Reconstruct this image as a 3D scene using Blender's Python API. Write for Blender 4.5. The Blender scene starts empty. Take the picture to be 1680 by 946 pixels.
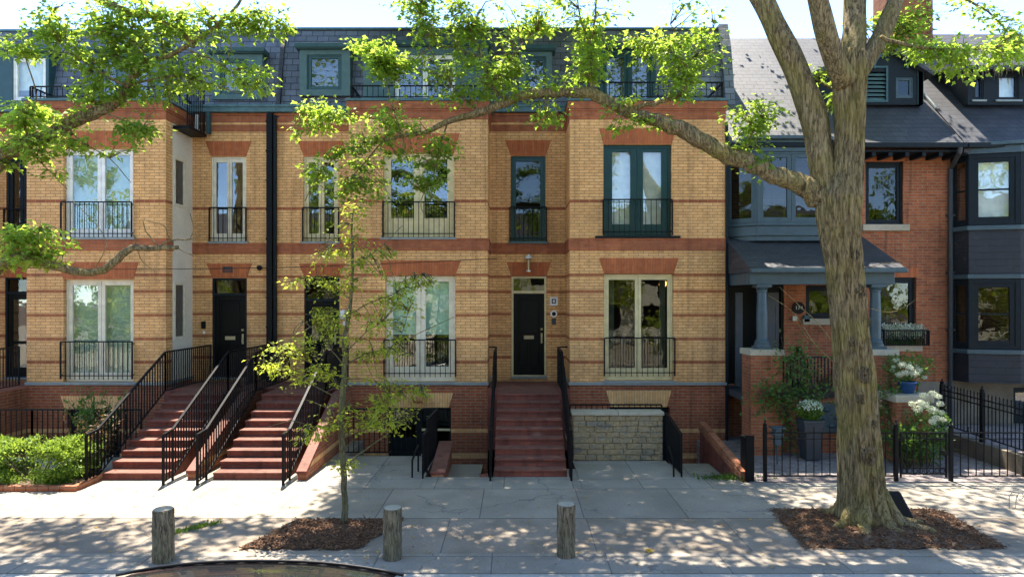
import bpy, bmesh, math, random
import numpy as np
from mathutils import Vector, Matrix
R = math.radians
rnd = random.Random(7)
nrng = np.random.default_rng(11)
S = bpy.context.scene
COL = S.collection

# ------------------------------------------------------------------ camera, sky, sun, exposure
CAMZ, F, PX0, PY0 = 3.4, 1120.0, 845.0, 489.0
cd = bpy.data.cameras.new('camera'); cam = bpy.data.objects.new('camera', cd); COL.objects.link(cam)
cam.location = (0, 0, CAMZ); cam.rotation_euler = (R(90), 0, 0)
cd.sensor_width = 36; cd.lens = 24.0; cd.shift_x = -5/1680; cd.shift_y = 16/1680
cd.clip_start = 0.1; cd.clip_end = 2000
S.camera = cam
SUN_AZ, SUN_TAN = 15.0, 2.75            # behind the houses, a little to the left
SUN_EL = math.atan(SUN_TAN*math.cos(R(SUN_AZ)))
W = bpy.data.worlds.new('World'); S.world = W; W.use_nodes = True
wn = W.node_tree.nodes; wl = W.node_tree.links
sky = wn.new('ShaderNodeTexSky'); sky.sky_type = 'NISHITA'; sky.sun_disc = False
sky.sun_elevation = SUN_EL; sky.sun_rotation = R(-SUN_AZ)
sky.air_density = 0.55; sky.dust_density = 0.0; sky.ozone_density = 1.2
wl.new(sky.outputs[0], wn['Background'].inputs[0]); wn['Background'].inputs[1].default_value = 0.096
sd = bpy.data.lights.new('sun', 'SUN'); sd.energy = 2.6; sd.angle = R(0.5); sd.color = (1, .92, .80)
so = bpy.data.objects.new('sun', sd); COL.objects.link(so)
sdir = Vector((math.sin(R(-SUN_AZ))*math.cos(SUN_EL), math.cos(R(-SUN_AZ))*math.cos(SUN_EL), math.sin(SUN_EL)))
so.rotation_euler = sdir.to_track_quat('Z', 'Y').to_euler(); so.location = (0, 30, 40)
S.view_settings.view_transform = 'Standard'; S.view_settings.look = 'None'
S.view_settings.gamma = 1; S.view_settings.use_curve_mapping = False
S.view_settings.exposure = 3.07
S.render.engine = 'CYCLES'
S.cycles.max_bounces = 10; S.cycles.transparent_max_bounces = 16; S.cycles.diffuse_bounces = 5
S.cycles.use_denoising = True; S.cycles.sample_clamp_indirect = 6

# ------------------------------------------------------------------ helpers
FY, RY, HY = 16.3, 17.65, 16.8        # bay fronts, recessed entrances, the red house
def at(px, py, D): return Vector(((px-PX0)/F*D, D, CAMZ-(py-PY0)/F*D))
def X(px, D=FY): return (px-PX0)/F*D
def Z(py, D=FY): return CAMZ-(py-PY0)/F*D
ORG = {}
class MB:
    def __init__(s, o=None, ang=0.0):
        s.v = []; s.f = []; s.o = o; s.c = math.cos(ang); s.s = math.sin(ang)
    def add(s, pts, faces):
        n = len(s.v)
        if s.o is not None:
            pts = [(s.o[0]+p[0]*s.c-p[1]*s.s, s.o[1]+p[0]*s.s+p[1]*s.c, s.o[2]+p[2]) for p in pts]
        s.v += [tuple(p) for p in pts]; s.f += [tuple(i+n for i in f) for f in faces]
        return s
    def box(s, x0, x1, y0, y1, z0, z1):
        return s.add([(x0,y0,z0),(x1,y0,z0),(x1,y1,z0),(x0,y1,z0),(x0,y0,z1),(x1,y0,z1),(x1,y1,z1),(x0,y1,z1)],
              [(3,2,1,0),(4,5,6,7),(0,1,5,4),(1,2,6,5),(2,3,7,6),(3,0,4,7)])
    def quad(s, a, b, c, d): return s.add([a,b,c,d], [(0,1,2,3)])
    def prism(s, pts, a0, a1, ax='y'):
        m = {'y': lambda p,a:(p[0],a,p[1]), 'x': lambda p,a:(a,p[0],p[1]), 'z': lambda p,a:(p[0],p[1],a)}[ax]
        n = len(pts)
        return s.add([m(p,a0) for p in pts]+[m(p,a1) for p in pts],
              [tuple(range(n)), tuple(range(2*n-1,n-1,-1))]+[(i,i+n,(i+1)%n+n,(i+1)%n) for i in range(n)])
    def bar(s, p, q, w, h=None, up=(0,0,1)):
        p = Vector(p); q = Vector(q); h = h or w; d = (q-p)
        if d.length < 1e-6: return s
        d.normalize(); u = Vector(up)
        if abs(d.dot(u)) > .98: u = Vector((1,0,0))
        a = d.cross(u).normalized()*w/2; b = a.cross(d).normalized()*h/2
        return s.add([p-a-b,p+a-b,p+a+b,p-a+b,q-a-b,q+a-b,q+a+b,q-a+b],
              [(3,2,1,0),(4,5,6,7),(0,1,5,4),(1,2,6,5),(2,3,7,6),(3,0,4,7)])
    def tube(s, path, rad, n=8, fn=None, cap=True):
        P = [Vector(p) for p in path]; k = len(P)
        if not hasattr(rad, '__len__'): rad = [rad]*k
        t = (P[1]-P[0]).normalized(); u = Vector((1,0,0)) if abs(t.x) < .8 else Vector((0,1,0))
        u = (u-t*u.dot(t)).normalized(); pts = []; fs = []
        for i in range(k):
            t = (P[min(i+1,k-1)]-P[max(i-1,0)]).normalized(); u = (u-t*u.dot(t)).normalized(); w = t.cross(u)
            for j in range(n):
                a = 2*math.pi*j/n; r = rad[i]*(fn(i,j,P[i],a) if fn else 1)
                pts.append(P[i]+(u*math.cos(a)+w*math.sin(a))*r)
        for i in range(k-1):
            for j in range(n):
                fs.append((i*n+j, i*n+(j+1)%n, (i+1)*n+(j+1)%n, (i+1)*n+j))
        if cap: fs += [tuple(range(n-1,-1,-1)), tuple((k-1)*n+j for j in range(n))]
        return s.add(pts, fs)
    def lathe(s, c, prof, n=20):
        pts = []; fs = []; k = len(prof)
        for r,z in prof:
            for j in range(n):
                a = 2*math.pi*j/n; pts.append((c[0]+r*math.cos(a), c[1]+r*math.sin(a), c[2]+z))
        for i in range(k-1):
            for j in range(n): fs.append((i*n+j, i*n+(j+1)%n, (i+1)*n+(j+1)%n, (i+1)*n+j))
        fs += [tuple(range(n-1,-1,-1)), tuple((k-1)*n+j for j in range(n))]
        return s.add(pts, fs)
    def wall(s, x0, x1, z0, z1, y, holes=(), rev=.14):
        xs = sorted({x0,x1}|{min(max(h[i],x0),x1) for h in holes for i in (0,1)})
        zs = sorted({z0,z1}|{min(max(h[i],z0),z1) for h in holes for i in (2,3)})
        for i in range(len(xs)-1):
            for j in range(len(zs)-1):
                cx = (xs[i]+xs[i+1])/2; cz = (zs[j]+zs[j+1])/2
                if any(h[0]<cx<h[1] and h[2]<cz<h[3] for h in holes): continue
                s.quad((xs[i],y,zs[j]),(xs[i+1],y,zs[j]),(xs[i+1],y,zs[j+1]),(xs[i],y,zs[j+1]))
        for a,b,c,d in holes:
            Y = y+rev
            s.quad((a,y,c),(a,y,d),(a,Y,d),(a,Y,c)); s.quad((b,y,d),(b,y,c),(b,Y,c),(b,Y,d))
            s.quad((a,y,d),(b,y,d),(b,Y,d),(a,Y,d)); s.quad((b,y,c),(a,y,c),(a,Y,c),(b,Y,c))
        return s
    def ring(s, x0, x1, z0, z1, y0, y1, w, wb=None, wt=None):   # a rectangular frame
        wb = w if wb is None else wb; wt = w if wt is None else wt
        s.box(x0,x0+w,y0,y1,z0,z1); s.box(x1-w,x1,y0,y1,z0,z1)
        s.box(x0+w,x1-w,y0+.002,y1-.002,z0,z0+wb); s.box(x0+w,x1-w,y0+.002,y1-.002,z1-wt,z1); return s
    def build(s, name, mat, parent=None, smooth=False, bevel=0, org=None):
        me = bpy.data.meshes.new(name); v = np.array(s.v, float)
        if parent is not None: org = ORG[parent.name]
        elif org is None:
            lo = v.min(0); hi = v.max(0); org = ((lo[0]+hi[0])/2, (lo[1]+hi[1])/2, lo[2])
        v = v-np.array(org); me.from_pydata(v.tolist(), [], s.f); me.update()
        if smooth: me.polygons.foreach_set('use_smooth', [True]*len(me.polygons))
        me.materials.append(mat)
        o = bpy.data.objects.new(name, me); COL.objects.link(o); ORG[o.name] = tuple(org)
        if parent is not None: o.parent = parent
        else: o.location = org
        if bevel:
            b = o.modifiers.new('bevel', 'BEVEL'); b.width = bevel; b.segments = 2; b.limit_method = 'ANGLE'
        return o
def tag(o, label=None, cat=None, group=None, kind=None):
    if label: o['label'] = label
    if cat: o['category'] = cat
    if group: o['group'] = group
    if kind: o['kind'] = kind
    return o
def thing(name, label, cat, loc, group=None):
    o = bpy.data.objects.new(name, None); COL.objects.link(o); o.location = loc; o.empty_display_size = .2
    ORG[o.name] = tuple(loc); return tag(o, label, cat, group)
def copy_tree(o, parent=None, loc=None):
    c = o.copy(); COL.objects.link(c)
    if parent is not None: c.parent = parent
    if loc is not None: c.location = loc; ORG[c.name] = tuple(loc)
    for ch in list(o.children): copy_tree(ch, c)
    return c

# ------------------------------------------------------------------ materials
class NT:
    def __init__(s, name):
        s.m = bpy.data.materials.new(name); s.m.use_nodes = True; s.t = s.m.node_tree; s.n = s.t.nodes; s.l = s.t.links
        s.b = s.n['Principled BSDF']; s.out = s.n['Material Output']
    def new(s, t, **k):
        n = s.n.new('ShaderNode'+t)
        for a,v in k.items(): setattr(n, a, v)
        return n
    def put(s, sock, v):
        if hasattr(v, 'is_output'): s.l.new(v, sock)
        elif isinstance(v, (tuple,list)) and len(v) == 3 and sock.type == 'RGBA': sock.default_value = (*v, 1)
        else: sock.default_value = v
    def math(s, op, a, b=0.0, c=0.0):
        n = s.new('Math', operation=op)
        for i,v in enumerate((a,b,c)): s.put(n.inputs[i], v)
        return n.outputs[0]
    def mix(s, f, a, b, mode='MIX'):
        n = s.new('Mix', data_type='RGBA', blend_type=mode); s.put(n.inputs[0], f); s.put(n.inputs[6], a); s.put(n.inputs[7], b); return n.outputs[2]
    def noise(s, scale, detail=4, vec=None, rough=.55):
        n = s.new('TexNoise'); n.inputs['Scale'].default_value = scale; n.inputs['Detail'].default_value = detail; n.inputs['Roughness'].default_value = rough
        s.put(n.inputs['Vector'], vec or s.pos()); return n.outputs[0]
    def pos(s):
        if not hasattr(s, '_g'): s._g = s.new('NewGeometry')
        return s._g.outputs['Position']
    def xyz(s):
        if not hasattr(s, '_x'): n = s.new('SeparateXYZ'); s.l.new(s.pos(), n.inputs[0]); s._x = n.outputs
        return s._x
    def ramp(s, f, stops):
        n = s.new('ValToRGB'); e = n.color_ramp.elements
        while len(e) < len(stops): e.new(.5)
        for i,(p,c) in enumerate(stops): e[i].position = p; e[i].color = (*c,1) if len(c)==3 else c
        s.put(n.inputs[0], f); return n.outputs[0]
    def planar(s, swap=False):       # u,v over whichever way the face looks
        x,y,z = s.xyz(); n = s.new('SeparateXYZ'); s.l.new(s._g.outputs['True Normal'], n.inputs[0])
        sx = s.math('GREATER_THAN', s.math('ABSOLUTE', n.outputs[0]), .6); sz = s.math('GREATER_THAN', s.math('ABSOLUTE', n.outputs[2]), .9)
        u = s.math('ADD', s.math('MULTIPLY', x, s.math('SUBTRACT', 1, sx)), s.math('MULTIPLY', y, sx))
        v = s.math('ADD', s.math('MULTIPLY', z, s.math('SUBTRACT', 1, sz)), s.math('MULTIPLY', y, sz))
        c = s.new('CombineXYZ'); s.put(c.inputs[0], v if swap else u); s.put(c.inputs[1], u if swap else v); return c.outputs[0]
    def bump(s, h, strength=.4, dist=.02):
        n = s.new('Bump'); n.inputs['Strength'].default_value = strength; n.inputs['Distance'].default_value = dist
        s.put(n.inputs['Height'], h); s.l.new(n.outputs[0], s.b.inputs['Normal'])
    def fin(s, col, rough=.8, spec=.5, metal=0):
        s.put(s.b.inputs['Base Color'], col); s.put(s.b.inputs['Roughness'], rough)
        s.b.inputs['Specular IOR Level'].default_value = spec; s.b.inputs['Metallic'].default_value = metal; return s.m
M = {}
def brick_nodes(t, vec, c1, c2, mortar, w=.236, h=.071, ms=.007, off=.5, sm=.1):
    b = t.new('TexBrick'); b.offset = off
    for k,v in (('Scale',1),('Mortar Size',ms),('Mortar Smooth',sm),('Bias',0),('Brick Width',w),('Row Height',h)): b.inputs[k].default_value = v
    t.put(b.inputs['Vector'], vec); t.put(b.inputs['Color1'], c1); t.put(b.inputs['Color2'], c2); t.put(b.inputs['Mortar'], mortar); return b
def _worn(t, col): 
    n = t.new('SeparateXYZ'); t.l.new(t._g.outputs['True Normal'], n.inputs[0]); k = t.math('MULTIPLY', t.math('GREATER_THAN', n.outputs[2], .9), t.math('MULTIPLY_ADD', t.noise(7,4), .7, .15)); return t.mix(k, col, (.22,.118,.088))
def mat_brick(name, c1, c2, mortar, bands=None, band_c=None, swap=False, w=.236, h=.071, ms=.010, bump=.6, dirt=.35, rough=.85, spots=None):
    t = NT(name); v = t.planar(swap)
    b = brick_nodes(t, v, c1, c2, mortar, w, h, ms); col = b.outputs['Color']
    if bands:
        b2 = brick_nodes(t, v, band_c[0], band_c[1], tuple(.5*(a+m) for a,m in zip(band_c[0], mortar)), w, h, ms); z = t.xyz()[2]; m = None
        for lo,hi in bands:
            k = t.math('COMPARE', z, (lo+hi)/2, (hi-lo)/2); m = k if m is None else t.math('MAXIMUM', m, k)
        col = t.mix(m, col, b2.outputs['Color'])
    if name == 'step_brick': col = _worn(t, col)
    n1 = t.noise(.7, 5); n2 = t.noise(9, 3)
    sc_ = t.new('CombineXYZ'); t.put(sc_.inputs[0], t.math('MULTIPLY', t.xyz()[0], 5.0)); t.put(sc_.inputs[1], t.math('MULTIPLY', t.xyz()[1], 5.0)); t.put(sc_.inputs[2], t.math('MULTIPLY', t.xyz()[2], .45))
    col = t.mix(1, col, t.ramp(t.noise(1.0, 4, sc_.outputs[0], .6), [(.30,(1-dirt*1.1,1-dirt*1.15,1-dirt*1.2)),(.48,(1,1,1))]), 'MULTIPLY')
    f = t.ramp(n1, [(.3,(1-dirt,)*3),(.65,(1.06,1.04,1.0))]); col = t.mix(1, col, f, 'MULTIPLY')
    col = t.mix(1, col, t.ramp(n2, [(.25,(.8,.8,.8)),(.75,(1.12,1.12,1.12))]), 'MULTIPLY')
    if spots:
        k = t.ramp(t.noise(3.2, 6, rough=.7), [(.62,(0,0,0)),(.72,(1,1,1))]); col = t.mix(t.math('MULTIPLY', k, spots[1]), col, spots[0])
    t.bump(t.math('ADD', t.math('MULTIPLY', b.outputs['Fac'], -1), t.math('MULTIPLY', t.noise(60, 3), .5)), bump, .006)
    M[name] = t.fin(col, rough, .3); return M[name]
def mat_paint(name, c, rough=.5, var=.18, bump=.1, spec=.4, metal=0, sc=6):
    t = NT(name); n = t.noise(sc, 5); k = t.ramp(n, [(.3,(1-var,)*3),(.7,(1+var*.6,)*3)])
    t.bump(t.noise(40, 4), bump, .004); M[name] = t.fin(t.mix(1, c, k, 'MULTIPLY'), rough, spec, metal); return M[name]
Y1, Y2, YM = (.80,.455,.192), (.69,.368,.145), (.44,.24,.105)
RED1, RED2 = (.36,.105,.042), (.28,.078,.033)
BAY_BANDS = [(5.68,5.75),(3.925,3.995),(3.525,3.595),(2.955,3.025),(2.39,2.46),(1.835,1.905)]
mat_brick('yellow_brick', Y1, Y2, YM, BAY_BANDS, (RED1, RED2), dirt=.24)
mat_brick('red_brick_plinth', (.40,.108,.042), (.28,.072,.030), (.30,.19,.12), [(.19,.29),(-.42,-.30)], (Y1, Y2), dirt=.35)
mat_brick('red_brick', (.44,.128,.045), (.29,.078,.030), (.30,.19,.12), dirt=.42, spots=((.42,.26,.17), .3))
mat_brick('corbel_brick', (.42,.128,.048), (.33,.092,.037), (.28,.12,.07), dirt=.28, spots=((.5,.42,.36), .4))
mat_brick('lintel_brick', (.46,.140,.050), (.38,.105,.038), (.26,.10,.05), swap=True, w=.6, h=.062, ms=.005, dirt=.15)
mat_brick('yellow_lintel_brick', Y1, Y2, (.36,.24,.12), swap=True, w=.6, h=.062, ms=.005, dirt=.2)
mat_brick('step_brick', (.25,.070,.046), (.175,.049,.034), (.12,.06,.045), w=.215, h=.10, ms=.006, dirt=.4, rough=.75, spots=((.30,.20,.16), .4))
mat_brick('paver', (.34,.29,.275), (.23,.19,.195), (.12,.105,.09), w=.21, h=.105, ms=.008, dirt=.4)
def mat_slate(name, c1, c2, w=.3, h=.17):
    t = NT(name); b = brick_nodes(t, t.planar(), c1, c2, (.012,.013,.017), w, h, .009, .5, .3)
    n = t.noise(1.1, 6); col = t.mix(1, b.outputs['Color'], t.ramp(n, [(.3,(.6,.6,.62)),(.7,(1.25,1.22,1.2))]), 'MULTIPLY')
    k = t.ramp(t.noise(4.5, 6, rough=.7), [(.6,(0,0,0)),(.75,(1,1,1))]); col = t.mix(t.math('MULTIPLY', k, .3), col, (.16,.15,.14))
    sv = t.new('SeparateXYZ'); t.l.new(t.planar(), sv.inputs[0]); saw = t.math('FRACT', t.math('DIVIDE', sv.outputs[1], h))
    t.bump(t.math('ADD', t.math('MULTIPLY', b.outputs['Fac'], -1.2), t.math('ADD', t.math('MULTIPLY', saw, -.9), t.math('MULTIPLY', t.noise(25, 4), .5))), .7, .012)
    M[name] = t.fin(col, .62, .5); return M[name]
mat_slate('slate', (.125,.14,.185), (.078,.088,.122)); mat_slate('slate_old', (.043,.043,.051), (.028,.029,.036), .26, .14)
mat_slate('dark_shingle', (.009,.0105,.015), (.007,.008,.012), .3, .16)
def mat_concrete(name, c, w=0, h=0, offx=0, offy=0, var=.22, spots=.3, joint=(.12,.11,.10)):
    t = NT(name); col = c
    n1 = t.noise(1.3, 6); n2 = t.noise(30, 4); n3 = t.noise(6, 6, rough=.7); hgt = t.math('MULTIPLY', n2, .4)
    if w:
        x,y,z = t.xyz(); cb = t.new('CombineXYZ'); t.put(cb.inputs[0], t.math('ADD', x, offx)); t.put(cb.inputs[1], t.math('ADD', y, offy))
        b = brick_nodes(t, cb.outputs[0], c, tuple(.84*i for i in c), joint, w, h, .009, 0 if w > .5 else .5, .2); col = b.outputs['Color']
        hgt = t.math('ADD', hgt, t.math('MULTIPLY', b.outputs['Fac'], -1))
    col = t.mix(1, col, t.ramp(n1, [(.3,(1-var,1-var*1.05,1-var*1.15)),(.7,(1.1,1.1,1.1))]), 'MULTIPLY')
    col = t.mix(1, col, t.ramp(n2, [(.3,(.86,.86,.86)),(.7,(1.1,1.1,1.1))]), 'MULTIPLY')
    k = t.ramp(n3, [(.58,(0,0,0)),(.7,(1,1,1))]); col = t.mix(t.math('MULTIPLY', k, spots), col, tuple(.6*i for i in c))
    if w > .5:
        vo = t.new('TexVoronoi', feature='DISTANCE_TO_EDGE'); vo.inputs['Scale'].default_value = .42; dv = t.new('VectorMath', operation='ADD'); t.l.new(t.pos(), dv.inputs[0])
        nz = t.new('TexNoise'); nz.inputs['Scale'].default_value = 3; nz.inputs['Detail'].default_value = 5; t.l.new(t.pos(), nz.inputs['Vector']); sv = t.new('VectorMath', operation='SCALE'); sv.inputs[3].default_value = .5; t.l.new(nz.outputs['Color'], sv.inputs[0]); t.l.new(sv.outputs[0], dv.inputs[1]); t.l.new(dv.outputs[0], vo.inputs['Vector'])
        ck = t.math('MULTIPLY', t.math('LESS_THAN', vo.outputs['Distance'], .0045), t.math('GREATER_THAN', t.noise(.6, 2), .5)); col = t.mix(t.math('MULTIPLY', ck, .75), col, joint)
        v2 = t.new('TexVoronoi'); v2.inputs['Scale'].default_value = 3.2; t.l.new(t.pos(), v2.inputs['Vector']); gm = t.math('MULTIPLY', t.math('LESS_THAN', v2.outputs['Distance'], .075), t.math('GREATER_THAN', t.noise(1.9, 1), .5)); col = t.mix(t.math('MULTIPLY', gm, .5), col, joint)
    t.bump(hgt, .4, .006); M[name] = t.fin(col, .85, .3); return M[name]
mat_concrete('sidewalk', (.305,.260,.203), 1.62, 1.62, .55, -10.56+1.62*7)
mat_concrete('pad', (.305,.270,.218), 1.25, 1.1, .2, .35)
mat_concrete('boulevard', (.275,.224,.168), 2.1, 1.46, 1.0, -9.12+1.46*7, .32, .5)
mat_concrete('kerb_strip', (.29,.252,.20), 1.5, 3, .3, 0, .25, .4)
mat_concrete('asphalt', (.15,.145,.138)); mat_concrete('stone', (.36,.34,.30), var=.25); mat_concrete('limestone', (.40,.35,.26), var=.3); mat_concrete('block_stone', (.33,.27,.18), var=.5, spots=.6)
mat_concrete('stucco', (.66,.60,.50), var=.08, spots=.08); mat_concrete('soil', (.12,.078,.048), var=.4)
mat_concrete('dirty_wall', (.20,.17,.13), var=.5, spots=.5)
def _block():
    t = NT('block_stone'); x,y,z = t.xyz(); cb = t.new('CombineXYZ'); t.put(cb.inputs[0], t.math('MULTIPLY', x, 2.0)); t.put(cb.inputs[2], t.math('MULTIPLY', z, 6.0))
    k = t.noise(1.0, 2, cb.outputs[0]); col = t.ramp(k, [(.38,(.24,.205,.145)),(.5,(.40,.29,.15)),(.62,(.33,.265,.17))]); col = t.mix(1, col, t.ramp(t.noise(22,5), [(.3,(.65,)*3),(.7,(1.15,)*3)]), 'MULTIPLY')
    t.bump(t.noise(14, 6, rough=.65), .9, .04); M['block_stone'] = t.fin(col, .9, .2)
_block()
for nm,c,rg in (('cream_paint',(.66,.59,.44),.45),('white_paint',(.78,.76,.70),.4),('tan_paint',(.60,.50,.27),.45),('green_paint',(.005,.040,.033),.35),('teal_paint',(.026,.070,.078),.45),
            ('teal_light',(.065,.118,.122),.5),('bluegrey_paint',(.045,.075,.088),.4),('dark_paint',(.010,.0145,.018),.45),('black_door',(.0035,.0042,.0045),.4),('black_iron',(.0055,.006,.0068),.45),
            ('grey_metal',(.21,.235,.23),.45),('charcoal_panel',(.04,.044,.048),.5),('white_plastic',(.75,.75,.72),.35),('black_plastic',(.009,.009,.010),.45),('blue_glaze',(.02,.06,.16),.2),('brass',(.45,.36,.2),.35),
            ('blind_green',(.42,.60,.50),.8),('blind_white',(.72,.74,.70),.8),('sage_blind_and_reflection',(.27,.36,.28),.8),('interior',(.10,.085,.07),.9),('curtain',(.62,.60,.50),.9),('terracotta',(.36,.13,.06),.7)):
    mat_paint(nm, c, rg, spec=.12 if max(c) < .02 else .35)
mat_paint('chrome_trim', (.5,.5,.52), .25, metal=1); mat_paint('gutter_teal', (.055,.115,.128), .45, .35)
def mat_glass(name, ior=.15, tint=(.80,.86,.82), wav=.25):
    t = NT(name); t.n.remove(t.b); g = t.new('BsdfGlossy'); g.inputs['Roughness'].default_value = .015; g.inputs['Color'].default_value = (.95,.97,.96,1)
    tr = t.new('BsdfTransparent'); tr.inputs['Color'].default_value = (*tint,1); lw = t.new('LayerWeight'); lw.inputs['Blend'].default_value = .5; fr = t.new('Math', operation='MULTIPLY_ADD'); t.put(fr.inputs[0], t.math('POWER', lw.outputs['Facing'], 4.0)); fr.inputs[1].default_value = 1-ior; fr.inputs[2].default_value = ior
    bp = t.new('Bump'); bp.inputs['Strength'].default_value = wav; bp.inputs['Distance'].default_value = .01; t.put(bp.inputs['Height'], t.noise(2.2, 2))
    t.l.new(bp.outputs[0], g.inputs['Normal']); mx = t.new('MixShader'); t.l.new(fr.outputs[0], mx.inputs[0]); t.l.new(tr.outputs[0], mx.inputs[1]); t.l.new(g.outputs[0], mx.inputs[2])
    t.l.new(mx.outputs[0], t.out.inputs['Surface']); M[name] = t.m
mat_glass('glass', .08, (.93,.96,.94)); mat_glass('glass_dark', .04, (.55,.6,.57))
def mat_leaf(name, lo, hi, trans, k=.5):
    t = NT(name); a = t.new('Attribute', attribute_name='tint'); col = t.ramp(a.outputs['Fac'], [(0,lo),(1,hi)])
    t.put(t.b.inputs['Base Color'], col); t.b.inputs['Roughness'].default_value = .5; t.b.inputs['Specular IOR Level'].default_value = .25
    tr = t.new('BsdfTranslucent'); t.put(tr.inputs['Color'], t.mix(a.outputs['Fac'], tuple(.6*c for c in trans), trans))
    mx = t.new('MixShader'); mx.inputs[0].default_value = k; t.l.new(t.b.outputs[0], mx.inputs[1]); t.l.new(tr.outputs[0], mx.inputs[2])
    t.l.new(mx.outputs[0], t.out.inputs['Surface']); M[name] = t.m
mat_leaf('leaf', (.065,.135,.018), (.14,.22,.028), (.50,.68,.075), .56)
mat_leaf('leaf_young', (.12,.19,.025), (.24,.30,.04), (.62,.68,.07), .56)
mat_leaf('leaf_hedge', (.06,.13,.015), (.16,.25,.03), (.34,.46,.05), .4)
mat_leaf('leaf_dark', (.035,.085,.016), (.09,.17,.03), (.16,.30,.04), .38)
mat_leaf('leaf_fallen', (.35,.17,.03), (.45,.30,.05), (.3,.2,.03), .2)
mat_leaf('dry_leaf', (.10,.055,.025), (.20,.13,.05), (.2,.12,.04), .3)
mat_leaf('petal', (.48,.54,.33), (.76,.76,.64), (.55,.58,.42), .3)
def mat_bark(name, c1, c2, moss=None, sc=1.0):
    t = NT(name); x,y,z = t.xyz(); cb = t.new('CombineXYZ')
    t.put(cb.inputs[0], x); t.put(cb.inputs[1], y); t.put(cb.inputs[2], t.math('MULTIPLY', z, .13))
    n = t.noise(40*sc, 7, cb.outputs[0], .75); n2 = t.noise(2.5, 5)
    col = t.ramp(n, [(.38,tuple(.42*c for c in c1)),(.50,c1),(.66,c2)])
    rg = t.math('ABSOLUTE', t.math('SUBTRACT', t.noise(17*sc, 4, cb.outputs[0], .6), .5)); col = t.mix(1, col, t.ramp(rg, [(.0,(.34,.32,.29)),(.03,(1,1,1))]), 'MULTIPLY'); n = t.math('ADD', n, t.math('MULTIPLY', t.math('MINIMUM', rg, .05), 9))
    if moss: col = t.mix(t.math('MULTIPLY', t.ramp(n2, [(.42,(0,0,0)),(.62,(1,1,1))]), .42), col, moss)
    t.bump(n, 1.0, .045); M[name] = t.fin(col, .9, .2)
mat_bark('knot_bark', (.16,.12,.065), (.28,.215,.115)); mat_bark('bark', (.27,.20,.10), (.39,.295,.15), (.28,.23,.045)); mat_bark('twig_bark', (.12,.095,.06), (.20,.16,.10), (.13,.13,.04), 2)
mat_bark('young_bark', (.20,.17,.09), (.30,.26,.15), (.20,.21,.08), 2); mat_bark('timber', (.22,.18,.12), (.34,.29,.20), (.20,.19,.11), 1.2)
mat_bark('mulch_chip', (.22,.11,.058), (.42,.25,.14), None, 1)
# ------------------------------------------------------------------ ground, road, pavement
def struct(name, mb, mat, **k): return tag(mb.build(name, M[mat], **k), kind='structure')
g = MB(); g.quad((-400,-400,-1.35),(400,-400,-1.35),(400,600,-1.35),(-400,600,-1.35)); struct('ground', g, 'soil')
g = MB(); g.box(-60,60,-1.0,8.30,-1.2,-.14); struct('road', g, 'asphalt')
g = MB(); g.box(-60,60,8.30,8.46,-1.2,-.005); struct('kerb', g, 'stone', bevel=.02)
g = MB(); g.box(-60,60,8.464,9.118,-1.2,0); struct('kerb_strip', g, 'kerb_strip')
g = MB(); g.box(-60,60,9.122,10.558,-1.2,-.002); struct('boulevard_paving', g, 'boulevard')
g = MB(); g.box(-60,60,10.562,12.2,-1.2,.002); struct('sidewalk', g, 'sidewalk')
g = MB()   # concrete up to the steps, leaving the sunken areas open
for x0,x1,y1 in ((-14,-7.85,14.6),(-7.85,-3.62,17.6),(-3.615,-1.72,14.72),(-1.715,-.42,12.98),(-.415,1.2,13.6),(1.205,3.15,14.3),(3.155,4.2,12.98),(4.205,9.7,12.596),(9.94,40,12.596)):
    g.box(x0,x1,12.204,y1,-1.2,.004)
struct('front_paving', g, 'pad')
g = MB(); g.box(4.34,9.78,12.6,16.75,-1.2,.012); g.box(9.9,30,12.6,16.5,-1.2,.34); struct('yard_paving', g, 'paver')
g = MB(); g.box(-60,60,17.2,60,-1.34,-1.2); g.box(15.3,60,12.204,60,-1.2,0); g.box(-60,-14.1,12.204,16,-1.2,0); struct('back_yards', g, 'soil')

# ------------------------------------------------------------------ window, door, railing builders
def pane_window(parent, x0, x1, z0, z1, y, mat, n=2, st=.085, bot=.16, glass='glass', o=None, ang=0, of=.05, blind=None, top=.09, depth=.07, name='window', bars=0):
    """x0..x1,z0..z1 the opening; the frame sits behind y"""
    f = MB(o, ang); gl = MB(o, ang)
    f.ring(x0+.003, x1-.003, z0+.003, z1-.003, y, y+depth+.03, of)
    a0, a1 = x0+of, x1-of; w = (a1-a0)/n
    for i in range(n):
        l, r = a0+i*w+.003, a0+(i+1)*w-.003
        f.ring(l, r, z0+of, z1-of, y+.018, y+.018+depth, st, bot, top)
        gl.box(l+st-.01, r-st+.01, y+.05, y+.058, z0+of+bot-.01, z1-of-top+.01)
        for k in range(bars):
            zz = z0+of+bot+(z1-z0-2*of-bot-top)*(k+1)/(bars+1); f.box(l+st, r-st, y+.03, y+.07, zz-.02, zz+.02)
    w_ = f.build(name, M[mat], parent, bevel=.006); gl.build('glass', M[glass], w_)
    if blind:
        b = MB(o, ang); b.box(x0+of, x1-of, y+.16, y+.17, z0+of+(z1-z0)*blind[1], z1-of); b.build('blind', M[blind[0]], w_)
    return w_
def flat_arch(parent, x0, x1, z0, z1, y, flare, mat='lintel_brick', proud=.012):
    mb = MB(); mb.prism([(x0,z0),(x1,z0),(x1+flare,z1),(x0-flare,z1)], y-proud, y+.05); return mb.build('lintel', M[mat], parent)
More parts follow.
